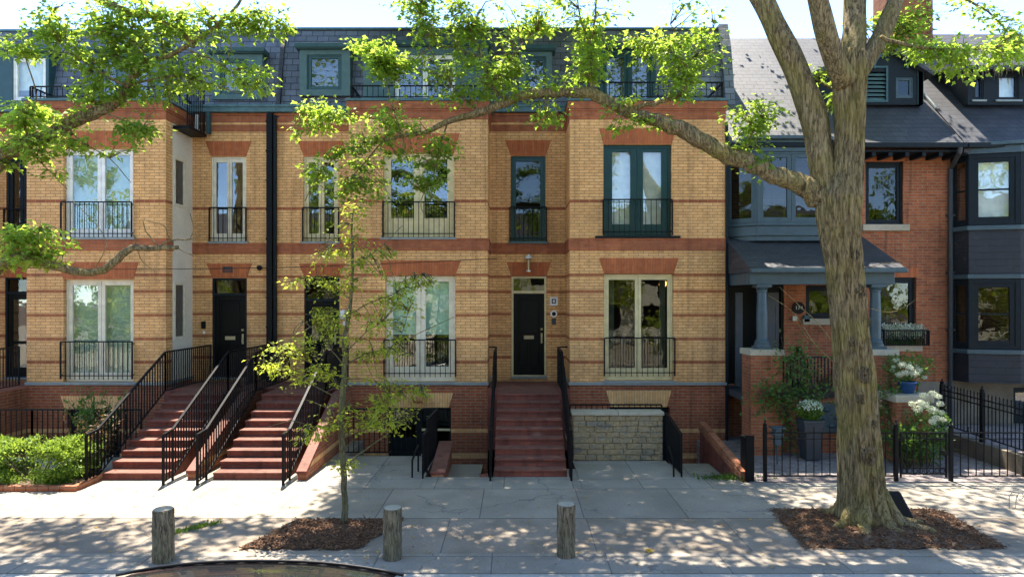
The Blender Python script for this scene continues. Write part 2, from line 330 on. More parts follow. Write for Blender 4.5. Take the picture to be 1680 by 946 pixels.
def rail_mb(mb, p0, p1, h0, h1, sp=.105, th=.014, toprail=.04, ends=True, base=0):
    """straight railing between two points at its bottom rail; h = height of the handrail above them"""
    p0 = Vector(p0); p1 = Vector(p1); L = (Vector((p1.x,p1.y,0))-Vector((p0.x,p0.y,0))).length
    mb.bar(p0, p1, .03, .02); mb.bar(p0+Vector((0,0,h0)), p1+Vector((0,0,h1)), toprail, .03)
    n = max(1, int(round(L/sp)))
    for i in range(n+1):
        if not ends and i in (0,n): continue
        t = i/n; p = p0.lerp(p1, t); t2 = .03 if i in (0,n) else th
        mb.bar(p-Vector((0,0,base if i in (0,n) else 0)), p+Vector((0,0,h0+(h1-h0)*t-.006)), t2)
    return mb
def balcony_rail(parent, x0, x1, z0, z1, y, sp=.115):
    mb = MB(); rail_mb(mb, (x0,y,z0+.08), (x1,y,z0+.08), z1-z0-.08, z1-z0-.08, sp, .014, .035, base=.08)
    n = int(round((x1-x0)/sp))
    for i in range(1, n): xx = x0+(x1-x0)*i/n; mb.bar((xx,y,z0-.01),(xx,y,z0+.08),.014)
    for xx in (x0,x1): mb.bar((xx,y,z0+.1),(xx,y+.2,z0+.1),.02); mb.bar((xx,y,z1-.05),(xx,y+.2,z1-.05),.02)
    return mb.build('balcony_railing', M['black_iron'], parent)
def stair_rail(parent, x, path, h=.86, sp=.105, ret=None):
    mb = MB()
    for (y0,z0),(y1,z1) in zip(path, path[1:]): rail_mb(mb, (x,y0,z0), (x,y1,z1), h, h, sp, .02, .045, base=0)
    y0,z0 = path[0]; mb.bar((x,y0,0),(x,y0,z0+h),.04)
    mb.bar((x,path[1][0],0),(x,path[1][0],path[1][1]+h),.034)
    if ret: mb.bar((x,path[-1][0],path[-1][1]+h),(ret,path[-1][0],path[-1][1]+h),.035)
    return mb.build('stair_railing', M['black_iron'], parent)

# ------------------------------------------------------------------ the row of yellow brick townhouses
bx0 = lambda px: X(px, FY); rx0 = lambda px: X(px, RY); bz = lambda py: Z(py, FY); rz = lambda py: Z(py, RY)
GLAZ = {}
def bay(parent, xa, xb, ups, lows, arches, right='brick', zbot=-1.2, base_hole=None, belt=(bz(411),bz(391))):
    w = MB(); holes = [(*u[:2],*u[2:4]) for u in (ups, lows)]
    w.wall(xa, xb, 1.40, 7.66, FY, holes, .16)
    rb = FY+.32 if right == 'stucco' else RY
    w.quad((xb,FY,1.40),(xb,rb,1.40),(xb,rb,7.66),(xb,FY,7.66)); w.quad((xa,FY,1.40),(xa,FY,7.66),(xa,RY,7.66),(xa,RY,1.40))
    w.build('wall', M['yellow_brick'], parent)
    p = MB(); hs = [base_hole] if base_hole else []
    p.wall(xa, xb, zbot, 1.325, FY+.012, hs, .3); p.quad((xb,FY+.012,zbot),(xb,RY,zbot),(xb,RY,1.325),(xb,FY+.012,1.325)); p.quad((xa,FY+.012,zbot),(xa,FY+.012,1.325),(xa,RY,1.325),(xa,RY,zbot))
    p.build('plinth_wall', M['red_brick_plinth'], parent)
    s = MB(); s.box(xa-.03, xb+.03, FY-.045, RY-.01, 1.326, 1.399); s.build('plinth_sill', M['grey_metal'], parent, bevel=.01)
    c = MB(); c.box(xa-.012, xb+.012, FY-.012, RY-.02, 7.661, 7.86); c.box(xa-.03, xb+.03, FY-.03, RY-.02, 7.861, 7.91); c.box(xa-.05, xb+.05, FY-.05, RY-.02, 7.911, 8.09)
    c.build('parapet', M['corbel_brick'], parent, bevel=.008)
    k = MB(); k.box(xa-.08, xb+.08, FY-.08, RY-.03, 8.091, 8.155); k.build('parapet_cap', M['gutter_teal'], parent, bevel=.015)
    b = MB(); b.box(xa-.025, xb+.025, FY-.025, RY-.02 if right=='brick' else FY+.32, belt[0], belt[1]-.03); b.box(xa-.035, xb+.035, FY-.04, RY-.02 if right=='brick' else FY+.32, belt[1]-.03, belt[1])
    b.build('belt_course', M['corbel_brick'], parent)
    for a in arches: flat_arch(parent, *a)
def recess(parent, xa, xb, hole_up, hole_dn, zlow=1.26, cut=0):
    w = MB(); w.wall(xa, xb, zlow-1.5, 7.66, RY, [hole_up, hole_dn], .12); w.build('wall', M['yellow_brick'], parent)
    c = MB(); c.box(xa+.004, xb-.004, RY-.02, RY+.2, 7.70, 7.87); c.box(xa+.004, xb-.004, RY-.03, RY+.2, 7.93, 8.10); c.box(xa+.004, xb-.004, RY-.05, RY+.2, 8.101, 8.17)
    c.build('parapet', M['corbel_brick'], parent, bevel=.008)
    y = MB(); y.box(xa+.002, xb-.002, RY-.006, RY+.2, 7.66, 7.70); y.box(xa+.002, xb-.002, RY-.016, RY+.2, 7.871, 7.929); y.build('frieze', M['yellow_brick'], parent)
    k = MB(); k.box(xa, xb, RY-.16, RY+.06, 8.172, 8.33); k.box(xa, xb, RY-.19, RY-.13, 8.29, 8.36); k.build('gutter', M['gutter_teal'], parent, bevel=.012)
    b = MB(); b.box(xa+.004, xb-.004, RY-.025, RY+.05, rz(416), rz(402)); b.box(xa+.004, xb-.004, RY-.035, RY+.05, rz(402), rz(399)); b.build('belt_course', M['corbel_brick'], parent)
PROF = [(17.66,8.06),(18.02,9.98),(18.25,10.57)]
def mans_y(z): return 17.66+(z-8.06)*(.36/1.92)
def mansard(parent, xa, xb, dz=0, back=27):
    m = MB(); pr = [(y,z+(dz if i==2 else 0)) for i,(y,z) in enumerate(PROF)]
    for (y0,z0),(y1,z1) in zip(pr, pr[1:]): m.quad((xa,y0,z0),(xb,y0,z0),(xb,y1,z1),(xa,y1,z1))
    m.quad((xa,18.25,10.57+dz),(xb,18.25,10.57+dz),(xb,back,10.57+dz),(xa,back,10.57+dz)); r = m.build('roof', M['slate'], parent)
    c = MB(); c.box(xa, xb, 18.21, 18.35, 10.56+dz, 10.62+dz); c.build('ridge_cap', M['gutter_teal'], r); return r
def terrace(parent, xa, xb, y=FY+.05, h0=8.155, h1=8.46):
    t = MB(); t.quad((xa,FY,8.12),(xb,FY,8.12),(xb,17.7,8.12),(xa,17.7,8.12)); t.build('terrace_deck', M['charcoal_panel'], parent)
    mb = MB(); rail_mb(mb, (xa+.05,y,h0+.06), (xb-.05,y,h0+.06), h1-h0-.06, h1-h0-.06, .13, .014, .03, base=.06)
    for xx in (xa+.05, xb-.05): rail_mb(mb, (xx,y+.08,h0+.06), (xx,17.62,h0+.06), h1-h0-.06, h1-h0-.06, .13, .016, .04)
    mb.build('terrace_railing', M['black_iron'], parent)
def shell(parent, xa, xb, front=17.72, back=27, z1=10.5, floors=(-1.19,1.2,4.62,8.0)):
    m = MB(); a, b = xa+.012, xb-.012
    m.quad((a,front,-1.3),(a,back,-1.3),(a,back,z1),(a,front+.9,z1)); m.quad((b,front+.9,z1),(b,back,z1),(b,back,-1.3),(b,front,-1.3)); m.quad((a,back,-1.3),(b,back,-1.3),(b,back,z1),(a,back,z1))
    m.build('back_wall', M['red_brick'], parent)
    f = MB()
    for z in floors: f.box(a+.02, b-.02, front+.35 if z < 8 else front+.7, back-.02, z-.2, z)
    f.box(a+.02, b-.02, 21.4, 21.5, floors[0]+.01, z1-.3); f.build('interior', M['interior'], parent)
def bay_room(parent, xa, xb):   # floors and ceilings inside the bay
    f = MB()
    for z in (1.2, 4.62, 8.0): f.box(xa+.03, xb-.03, FY+.3, 18.06, z-.2, z)
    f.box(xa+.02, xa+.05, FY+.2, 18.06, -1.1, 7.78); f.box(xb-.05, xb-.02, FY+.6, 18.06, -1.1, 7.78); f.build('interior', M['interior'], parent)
def dormer(parent, xa, xb, z0, z1, y, wins, mat='teal_light', ov=.08, wmat='teal_paint', n=1, glass='glass', blind=None, st=.06, bot=.07):
    d = MB(); hs = [w[:4] for w in wins]; d.wall(xa, xb, z0, z1, y, hs, .1)
    for xx in (xa,xb): d.add([(xx,y,z0),(xx,y,z1),(xx,18.5,z1),(xx,18.1,z0)],[(0,1,2,3)])
    o = d.build('dormer', M[mat], parent)
    r = MB(); r.box(xa-ov, xb+ov, y-.1, 18.55, z1+.002, z1+.10); r.box(xa-ov-.02, xb+ov+.02, y-.14, y-.09, z1+.03, z1+.14); r.box(xa-ov, xb+ov, y-.08, 18.6, z1+.101, z1+.13); r.build('dormer_roof', M['teal_paint'], o, bevel=.008)
    for w in wins:
        pane_window(o, *w[:4], y+.02, w[4] if len(w) > 4 else wmat, w[5] if len(w) > 5 else n, st, bot, glass, blind=blind, top=.06, of=.03)
    return o
def door(parent, x0, x1, z0, z1, y, transom, mat='black_door', bar='dark_paint', glazed=False, slot=True):
    f = MB(); f.ring(x0+.003, x1-.003, z0+.003, z1-.003, y+.02, y+.12, .05, .03); f.box(x0+.05, x1-.05, y+.022, y+.11, transom-.035, transom+.035)
    fr = f.build('door_frame', M[bar], parent, bevel=.005)
    t = MB(); t.box(x0+.05, x1-.05, y+.06, y+.068, transom+.035, z1-.05); t.build('transom', M['glass_dark'], fr)
    d = MB(); a,b,c,e = x0+.055, x1-.055, z0+.035, transom-.04; d.ring(a, b, c, e, y+.05, y+.1, .11, .2, .12); d.box(a+.11, b-.11, y+.068, y+.09, c+.2, e-.12)
    if not glazed:
        d.ring(a+.15, (a+b)/2-.03, c+.25, c+.85, y+.058, y+.075, .02); d.ring((a+b)/2+.03, b-.15, c+.25, c+.85, y+.058, y+.075, .02); d.ring(a+.15, b-.15, c+1.05, e-.17, y+.058, y+.075, .02)
    dr = d.build('door', M[mat], parent, bevel=.006)
    if glazed:
        q = MB(); q.box(a+.13, b-.13, y+.055, y+.066, c+.9, e-.14); q.box(a+.13, b-.13, y+.055, y+.066, c+.22, c+.82); q.build('glass', M['glass'], dr)
    h = MB(); h.box(b-.09, b-.045, y+.035, y+.05, c+.82, c+1.08); h.tube([(b-.067,y+.05,c+.95),(b-.067,y,c+.95),(b-.067,y-.01,c+.87)], .014, 8); h.lathe((b-.067,y+.03,c+1.16),[(.03,0),(.03,.05)],12); h.build('handle', M['brass'], dr)
    if slot: s = MB(); s.ring((a+b)/2-.13, (a+b)/2+.13, c+.93, c+1.02, y+.036, y+.05, .018); s.box((a+b)/2-.11,(a+b)/2+.11,y+.042,y+.05,c+.948,c+1.002); s.build('mail_slot', M['brass'], dr)
    th = MB(); th.box(x0-.02, x1+.02, y-.06, y+.14, z0-.05, z0); th.build('threshold', M['grey_metal'], parent, bevel=.008)
    return dr

UP_A = (bx0(104),bx0(218),bz(389),bz(243)); LO_A = (bx0(104),bx0(219),bz(626),bz(458))
UP_C = (bx0(628),bx0(745),bz(389),bz(250)); LO_C = (bx0(632),bx0(747),bz(626),bz(452))
UP_D = (bx0(990),bx0(1102),bz(387),bz(237)); LO_D = (bx0(991),bx0(1105),bz(624),bz(449))
XA0, XA1, XB1, XC1, XD0, XD1, XE1 = -11.66, -8.34, -6.13, -3.97, -.655, 1.31, 5.02
def sill(parent, h, y, mat='grey_metal', t=.06, e=.06, pr=.06):
    s = MB(); s.box(h[0]-e, h[1]+e, y-pr, y+.15, h[2]-t, h[2]-.002); return s.build('window_sill', M[mat], parent, bevel=.008)

# --- far left house: only its entrance recess shows, its own bay runs on to the left
h1 = thing('townhouse', 'yellow brick townhouse cut by the left edge, black glazed door in its recess', 'house', (-14.5,FY,0), 'yellow brick townhouses in the row')
A_UP = (X(10,RY),X(62,RY),rz(397),rz(258)); A_DN = (X(8,RY),X(66,RY),1.36,rz(455))
recess(h1, -13.9, XA0, A_UP, A_DN)
pane_window(h1, *A_UP, RY+.03, 'dark_paint', 2); door(h1, *A_DN, RY, rz(480), glazed=True, slot=False)
balcony_rail(h1, A_UP[0]-.02, A_UP[1]+.02, A_UP[2], rz(343), RY-.05)
flat_arch(h1, A_UP[0], A_UP[1], rz(256), rz(232), RY, .13); flat_arch(h1, A_DN[0], A_DN[1], rz(455), rz(430), RY, .13)
L0 = (-16.6,-14.9,bz(626),bz(458)); U0 = (-16.6,-14.9,bz(389),bz(243))
bay(h1, -17.5, -13.9, U0, L0, [(U0[0],U0[1],bz(242.5),bz(215),FY,.14),(L0[0],L0[1],bz(457),bz(430),FY,.14)])
for h in (U0, L0): pane_window(h1, *h, FY+.1, 'cream_paint', 2, blind=('blind_green',.0))
bay_room(h1, -17.5, -13.9); mansard(h1, -17.5, XA0+.0, -.05); shell(h1, -17.5, XA0)
dormer(h1, X(-8,17.6), X(79,17.6), 8.42, 9.72, 17.62, [(X(20,17.6),X(74,17.6),8.5,9.6,'white_paint')], 'teal_paint', blind=('blind_white',.0))
l = MB(); l.box(-13.9, XA0-.01, 15.3, RY-.01, -1.2, 1.26); l.build('entrance_landing', M['red_brick_plinth'], h1)
r = MB(); rail_mb(r, (-13.9,15.35,1.34), (XA0-.15,15.35,1.34), .9, .9, .105, .016, .045, base=.08); rail_mb(r, (XA0-.15,15.35,1.34), (XA0-.15,16.25,1.34), .9, .9, .105, .016, .045); r.build('landing_railing', M['black_iron'], h1)

# --- second house: bay with cream french windows, black door in the recess on its right
h2 = thing('townhouse', 'yellow brick townhouse with cream french windows, left of the black downpipe', 'house', (-9.0,FY,0), 'yellow brick townhouses in the row')
bay(h2, XA0, XA1, UP_A, LO_A, [(UP_A[0],UP_A[1],bz(242.5),bz(215),FY,.12),(LO_A[0],LO_A[1],bz(457.5),bz(430),FY,.12),(bx0(106),bx0(200),bz(671),bz(649),FY+.012,.1,'yellow_lintel_brick')], 'stucco', base_hole=(bx0(110),bx0(196),-.6,bz(671.5)))
pane_window(h2, bx0(110),bx0(196),-.6,bz(671.5), FY+.15, 'dark_paint', 2)
w = pane_window(h2, *UP_A, FY+.1, 'white_paint', 2, blind=('sage_blind_and_reflection',.0)); pane_window(h2, *LO_A, FY+.1, 'cream_paint', 2, blind=('sage_blind_and_reflection',.02))  # sage sheet behind the upper panes imitates reflected trees; the lower blind is real
for h in (UP_A, LO_A): sill(h2, h, FY)
balcony_rail(h2, bx0(103), bx0(218.5), bz(389), bz(332), FY-.07); balcony_rail(h2, bx0(102.5), bx0(219.5), bz(621), bz(560), FY-.07)
s = MB(); sy0, sy1 = FY+.32, RY; WS = [(16.72,17.2,Z(336,16.9),Z(262,16.9)),(16.72,17.2,Z(553,16.9),Z(466,16.9))]
sw = MB((XA1,0,0), R(90)); sw.wall(sy0, sy1, 1.40, 8.0, 0, WS, .1); sw.build('stucco_wall', M['stucco'], h2)
for q in WS:
    f = MB((XA1,0,0), R(90)); f.ring(q[0]-.05,q[1]+.05,q[2]-.05,q[3]+.05,-.025,.05,.07); fo = f.build('side_window', M['cream_paint'], h2, bevel=.005)
    f = MB((XA1,0,0), R(90)); f.box(q[0],q[1],.03,.04,q[2],q[3]); f.build('glass', M['glass'], fo)
B_UP = (rx0(346),rx0(404),rz(396),rz(257)); B_DN = (rx0(348),rx0(405),1.36,rz(456))
recess(h2, XA1, XB1, B_UP, B_DN)
pane_window(h2, *B_UP, RY+.03, 'cream_paint', 2, .06); door(h2, *B_DN, RY, rz(483)); sill(h2, B_UP, RY)
balcony_rail(h2, B_UP[0]-.02, B_UP[1]+.01, B_UP[2], rz(341), RY-.05)
flat_arch(h2, B_UP[0], B_UP[1], rz(256), rz(232), RY, .14); flat_arch(h2, B_DN[0], B_DN[1], rz(455), rz(432), RY, .14)
v = MB(); v.ring(rx0(366),rx0(382),rz(447),rz(437.5),RY-.03,RY-.011,.02)
for i in range(3): v.box(rx0(366)+.02,rx0(382)-.02,RY-.025,RY-.012,rz(445)+i*.04,rz(445)+i*.04+.02)
v.build('vent', M['charcoal_panel'], h2)
v = MB(); v.box(rx0(331),rx0(338),RY-.04,RY,rz(539),rz(527)); v.build('mailbox', M['black_plastic'], h2, bevel=.01)
v = MB(); v.box(rx0(333),rx0(336.5),RY-.02,RY,rz(547),rz(542.5)); v.build('doorbell', M['white_plastic'], h2, bevel=.004)
v = MB(); v.lathe((rx0(427),RY-.07,rz(440)),[(.02,-.05),(.055,-.03),(.07,.01),(.06,.05),(.03,.07)],14); v.bar((rx0(427),RY-.06,rz(438)),(rx0(427),RY,rz(438)),.05); v.build('security_camera', M['black_plastic'], h2)
bay_room(h2, XA0, XA1); terrace(h2, XA0, XA1); mansard(h2, XA0, XB1-.02, -.05); shell(h2, XA0, XB1)
dormer(h2, X(140,17.6), X(275,17.6), 8.14, 9.72, 17.6, [(X(160,17.6),X(194,17.6),8.25,9.6,'green_paint',1),(X(214,17.6),X(246,17.6),8.25,9.6,'green_paint',1)])
dormer(h2, X(345,17.6), X(428,17.6), 8.55, 9.72, 17.7, [(X(358,17.6),X(402,17.6),8.68,9.6)])
dp = MB(); px_, = (-6.30,)
dp.box(px_-.075, px_+.075, RY-.17, RY-.03, -.1, 8.16)
for zz in np.arange(.4, 8, .75): dp.box(px_-.09, px_+.09, RY-.18, RY-.005, zz, zz+.04)
dp.build('downpipe', M['black_iron'], h2, bevel=.01)
dp = MB(); dp.box(px_+.085, px_+.15, RY-.12, RY-.006, -.1, 8.1); dp.build('conduit', M['dark_paint'], h2)
dp = MB(); dp.tube([(XA1+.16,RY-.1,8.1),(XA1+.16,RY-.12,7.75),(XA1+.2,RY-.06,7.62)], .055, 10); dp.build('pipe_elbow', M['white_plastic'], h2)
fs = MB(); rail_mb(fs, (XA1+.35,FY+.35,7.62),(XA1+.35,RY-.12,7.62),1.1,1.1,.1,.016,.04); fs.box(XA1+.02,XA1+.42,FY+.3,RY-.12,7.52,7.6); fs.build('terrace_step', M['black_iron'], h2)
tb = MB(); tb.box(XA1+.42, XA1+.5, RY-.14, RY-.02, 7.62, 8.3); tb.build('corner_board', M['teal_paint'], h2)

# --- third house: black door in the recess right of the downpipe, bay with tan french windows
h3 = thing('townhouse', 'yellow brick townhouse with tan french windows behind the young tree', 'house', (-3.4,FY,0), 'yellow brick townhouses in the row')
bay(h3, XC1, XD0, UP_C, LO_C, [(UP_C[0],UP_C[1],bz(249.5),bz(219),FY,.13),(LO_C[0],LO_C[1],bz(451.5),bz(427),FY,.13),(bx0(640),bx0(736),bz(668),bz(644),FY+.012,.11,'yellow_lintel_brick')], base_hole=(bx0(636),bx0(740),-1.18,bz(668.5)))
pane_window(h3, *UP_C, FY+.1, 'tan_paint', 2, .12, .42); pane_window(h3, *LO_C, FY+.1, 'cream_paint', 2, .11, .30, blind=('blind_green',.42))
for h in (UP_C, LO_C): sill(h3, h, FY)
balcony_rail(h3, bx0(629), bx0(746), bz(389), bz(332), FY-.07, .125); balcony_rail(h3, bx0(631), bx0(748), bz(617), bz(557), FY-.07, .125)
bd = MB(); bd.ring(bx0(637),bx0(739),-1.15,bz(669.5),FY+.12,FY+.2,.05); bd.box(bx0(683),bx0(690),FY+.13,FY+.19,-1.1,bz(670)); bd.box(bx0(690),bx0(738),FY+.14,FY+.18,-1.1,-.3); bd.box(bx0(640),bx0(683),FY+.14,FY+.18,-1.1,.05)
b_ = bd.build('basement_door', M['dark_paint'], h3); q = MB(); q.box(bx0(690),bx0(738),FY+.155,FY+.163,-.3,bz(671)); q.box(bx0(640),bx0(683),FY+.155,FY+.163,.05,bz(671)); q.build('glass', M['glass_dark'], b_)
q = MB(); q.box(bx0(690),bx0(738),FY+.10,FY+.13,.22,.27); q.box(bx0(690),bx0(738),FY+.10,FY+.13,-.42,-.34); q.build('handle', M['tan_paint'], b_)
C_UP = (rx0(498),rx0(555),rz(396),rz(257)); C_DN = (rx0(499),rx0(557),1.36,rz(453))
recess(h3, XB1, XC1, C_UP, C_DN)
pane_window(h3, *C_UP, RY+.03, 'tan_paint', 2, .07); door(h3, *C_DN, RY, rz(492), glazed=True, slot=False); sill(h3, C_UP, RY)
balcony_rail(h3, C_UP[0]-.01, C_UP[1]+.02, C_UP[2], rz(341), RY-.05)
flat_arch(h3, C_UP[0], C_UP[1], rz(256), rz(232), RY, .14); flat_arch(h3, C_DN[0], C_DN[1], rz(452.5), rz(432), RY, .14)
v = MB(); v.lathe((rx0(567),RY-.14,rz(516)),[(.03,-.13),(.10,-.10),(.125,0),(.10,.10),(.03,.13)],16); v.build('globe_lamp', M['white_plastic'], h3, smooth=True)
v = MB(); v.bar((rx0(567),RY-.14,rz(526)),(rx0(567),RY-.14,rz(533)),.06); v.bar((rx0(567),RY-.14,rz(532)),(rx0(567),RY,rz(532)),.05); v.build('lamp_bracket', M['white_plastic'], h3)
bay_room(h3, XC1, XD0); terrace(h3, XC1, XD0, h1=8.48); mansard(h3, XB1+.02, XD0, 0); shell(h3, XB1, XD0)
dormer(h3, X(491,17.6), X(574,17.6), 8.62, 9.80, 17.62, [(X(503,17.6),X(560,17.6),8.78,9.68)], st=.07)
dormer(h3, X(596,17.6), X(800,17.6), 8.14, 9.86, 17.6, [(X(648,17.6),X(747,17.6),8.22,9.66,'white_paint',2)])
v = MB(); v.tube([(bx0(688),FY-.22,1.32),(bx0(688),FY-.22,1.12)], .006, 5); v.lathe((bx0(688),FY-.22,.93),[(.03,0),(.12,.02),(.15,.12),(.10,.18),(.02,.2)],14); v.bar((bx0(688),FY-.22,1.32),(bx0(688),FY,1.32),.012)
tag(v.build('hanging_pot', M['terracotta'], smooth=True), 'small terracotta pot hanging under the sill above the basement door', 'pot')

# --- fourth house: narrow green window, black door with a light bar, bay with green doors above
h4 = thing('townhouse', 'yellow brick townhouse with dark green upper doors beside the red brick house', 'house', (2.2,FY,0), 'yellow brick townhouses in the row')
bay(h4, XD1, XE1, UP_D, LO_D, [(UP_D[0],UP_D[1],bz(236.5),bz(211),FY,.10),(LO_D[0],LO_D[1],bz(448.5),bz(423),FY,.12),(bx0(1002),bx0(1094),bz(667),bz(640),FY+.012,.11,'yellow_lintel_brick')], base_hole=(bx0(1000),bx0(1099),-1.18,bz(667.5)))
pane_window(h4, *UP_D, FY+.08, 'green_paint', 2, .15, .22, of=.07, blind=('curtain',.02)); wd = pane_window(h4, *LO_D, FY+.08, 'tan_paint', 2, .07, .24, glass='glass_dark')
cu = MB()
for a,b in ((LO_D[0]+.13,LO_D[0]+.28),(LO_D[1]-.28,LO_D[1]-.13)):
    n = 12
    for i in range(n): t0,t1 = a+(b-a)*i/n, a+(b-a)*(i+1)/n; cu.quad((t0,FY+.3+.03*(i%2),1.5),(t1,FY+.3+.03*((i+1)%2),1.5),(t1,FY+.3+.03*((i+1)%2),3.9),(t0,FY+.3+.03*(i%2),3.9))
cu.build('curtain', M['curtain'], wd)
sill(h4, UP_D, FY, 'dark_paint', .05, .2); sill(h4, LO_D, FY)
balcony_rail(h4, bx0(989), bx0(1102), bz(386), bz(328), FY-.07, .125); balcony_rail(h4, bx0(991), bx0(1106), bz(616), bz(554), FY-.07, .125)
pane_window(h4, bx0(1000),bx0(1099),-1.1,bz(667.5), FY+.15, 'dark_paint', 2)
D_UP = (rx0(838),rx0(895),rz(396),rz(256)); D_DN = (rx0(839),rx0(896.5),1.38,rz(453))
recess(h4, XD0, XD1, D_UP, D_DN)
pane_window(h4, *D_UP, RY+.03, 'green_paint', 1, .09, .10, of=.04, glass='glass_dark'); door(h4, *D_DN, RY, rz(479), bar='tan_paint'); sill(h4, D_UP, RY, 'teal_light')
balcony_rail(h4, D_UP[0]-.02, D_UP[1]+.02, D_UP[2], rz(340), RY-.05)
flat_arch(h4, D_UP[0], D_UP[1], rz(255.5), rz(230), RY, .15); flat_arch(h4, D_DN[0], D_DN[1], rz(452.5), rz(430), RY, .12)
c = (rx0(867), RY-.11, rz(437))
v = MB(); v.lathe(c,[(.10,.20),(.105,.22),(.03,.28),(.02,.31)],16); v.lathe(c,[(.055,-.14),(.06,-.10),(.05,-.12)],16); v.bar((c[0],c[1],c[2]+.25),(c[0],RY-.008,c[2]+.25),.04); lt = v.build('wall_lantern', M['white_plastic'], h4)
v = MB(); v.lathe(c,[(.055,-.16),(.06,.0),(.06,.2)],14); v.build('lantern_glass', M['glass'], lt); v = MB(); v.lathe(c,[(.02,-.1),(.03,0),(.025,.12),(.01,.16)],10); v.build('bulb', M['brass'], lt)
v = MB(); v.ring(rx0(902),rx0(915),rz(501),rz(487),RY-.05,RY,.03); v.box(rx0(902)+.03,rx0(915)-.03,RY-.03,RY,rz(501)+.03,rz(487)-.03); kb = v.build('intercom', M['white_plastic'], h4, bevel=.006)
v = MB(); v.ring(rx0(902)+.05,rx0(915)-.05,rz(501)+.05,rz(487)-.05,RY-.036,RY-.031,.025); v.build('screen', M['black_plastic'], kb)
v = MB((rx0(908.5),RY-.012,rz(514.5)), 0); v.prism([(.09*math.cos(a*math.pi/10),.09*math.sin(a*math.pi/10)) for a in range(20)],-.03,.012); db = v.build('door_camera', M['white_plastic'], h4, bevel=.008)
v = MB((rx0(908.5),RY-.012,rz(514.5)), 0); v.prism([(.052*math.cos(a*math.pi/10),.052*math.sin(a*math.pi/10)) for a in range(20)],-.042,-.02); v.build('lens', M['black_plastic'], db)
v = MB(); v.box(rx0(905),rx0(912),RY-.03,RY,rz(532),rz(522)); v.build('keypad', M['charcoal_panel'], h4, bevel=.006)
bay_room(h4, XD1, XE1); terrace(h4, XD1, XE1, h1=8.56); mansard(h4, XD0, 5.42, 0); shell(h4, XD0, XE1)
dormer(h4, X(852,17.6), X(906,17.6), 8.6, 9.76, 17.64, [(X(863,17.6),X(896,17.6),8.72,9.64)], st=.05)
dormer(h4, X(982,17.6), X(1076,17.6), 8.14, 9.80, 17.6, [(X(990,17.6),X(1030,17.6),8.2,9.7,'green_paint'),(X(1032,17.6),X(1068,17.6),8.2,9.7,'green_paint')], 'green_paint')
e = MB(); e.prism([(17.5,7.2),(17.5,8.2),(17.88,10.0),(18.15,10.68),(27,10.68),(27,7.2)], 5.42, 5.66, 'x'); e.build('party_wall', M['slate'], h4)
cp = MB(); cp.box(XE1, XE1+.06, FY-.04, RY, -.2, 7.6); cp.build('corner_board', M['dark_paint'], h4)
fl = MB(); fl.prism([(17.60,8.34),(17.62,8.06),(17.68,8.06),(18.04,9.98),(18.27,10.60),(18.22,10.62),(17.98,10.0)], XB1-.05, XB1+.05, 'x'); fl.build('flashing', M['slate_old'], h4 if False else h3)
# what stands in the lower bay room: two sconces and two white chairs
for px in (1001,1088):
    v = MB(); p = at(px,466,17.6); v.lathe(p,[(.04,-.09),(.09,-.02),(.10,.05),(.05,.09)],12); v.bar(p,p+Vector((0,.45,0)),.03)
    if 'lamp_glow' not in M:
        t = NT('lamp_glow'); t.b.inputs['Base Color'].default_value=(.6,.25,.06,1); t.b.inputs['Emission Color'].default_value=(1,.42,.10,1); t.b.inputs['Emission Strength'].default_value=1.2; M['lamp_glow']=t.m
    v.build('sconce', M['lamp_glow'], h4, smooth=True)
def chair(px, label):
    p = at(px, 545, 17.7); t = thing('dining_chair', label, 'chair', (p.x,17.7,1.2), 'white chairs behind the window')
    a = MB(); a.tube([(p.x-.19,17.7,1.65),(p.x-.19,17.7,2.35),(p.x-.14,17.7,2.52),(p.x,17.7,2.58),(p.x+.14,17.7,2.52),(p.x+.19,17.7,2.35),(p.x+.19,17.7,1.65)],.045,8); a.build('backrest', M['white_plastic'], t, smooth=True)
    a = MB(); a.box(p.x-.22,p.x+.22,17.68,18.1,1.63,1.68); a.build('seat', M['white_plastic'], t, bevel=.02)
    for dx in (-.18,.18):
        for dy in (0,.36): a = MB(); a.tube([(p.x+dx,17.72+dy,1.2),(p.x+dx*.9,17.72+dy,1.64)],[.015,.022],8); a.build('leg', M['white_plastic'], t)
chair(1034, 'white dining chair with arched back behind left pane of lower tan window'); chair(1064, 'white dining chair with arched back behind right pane of lower tan window')
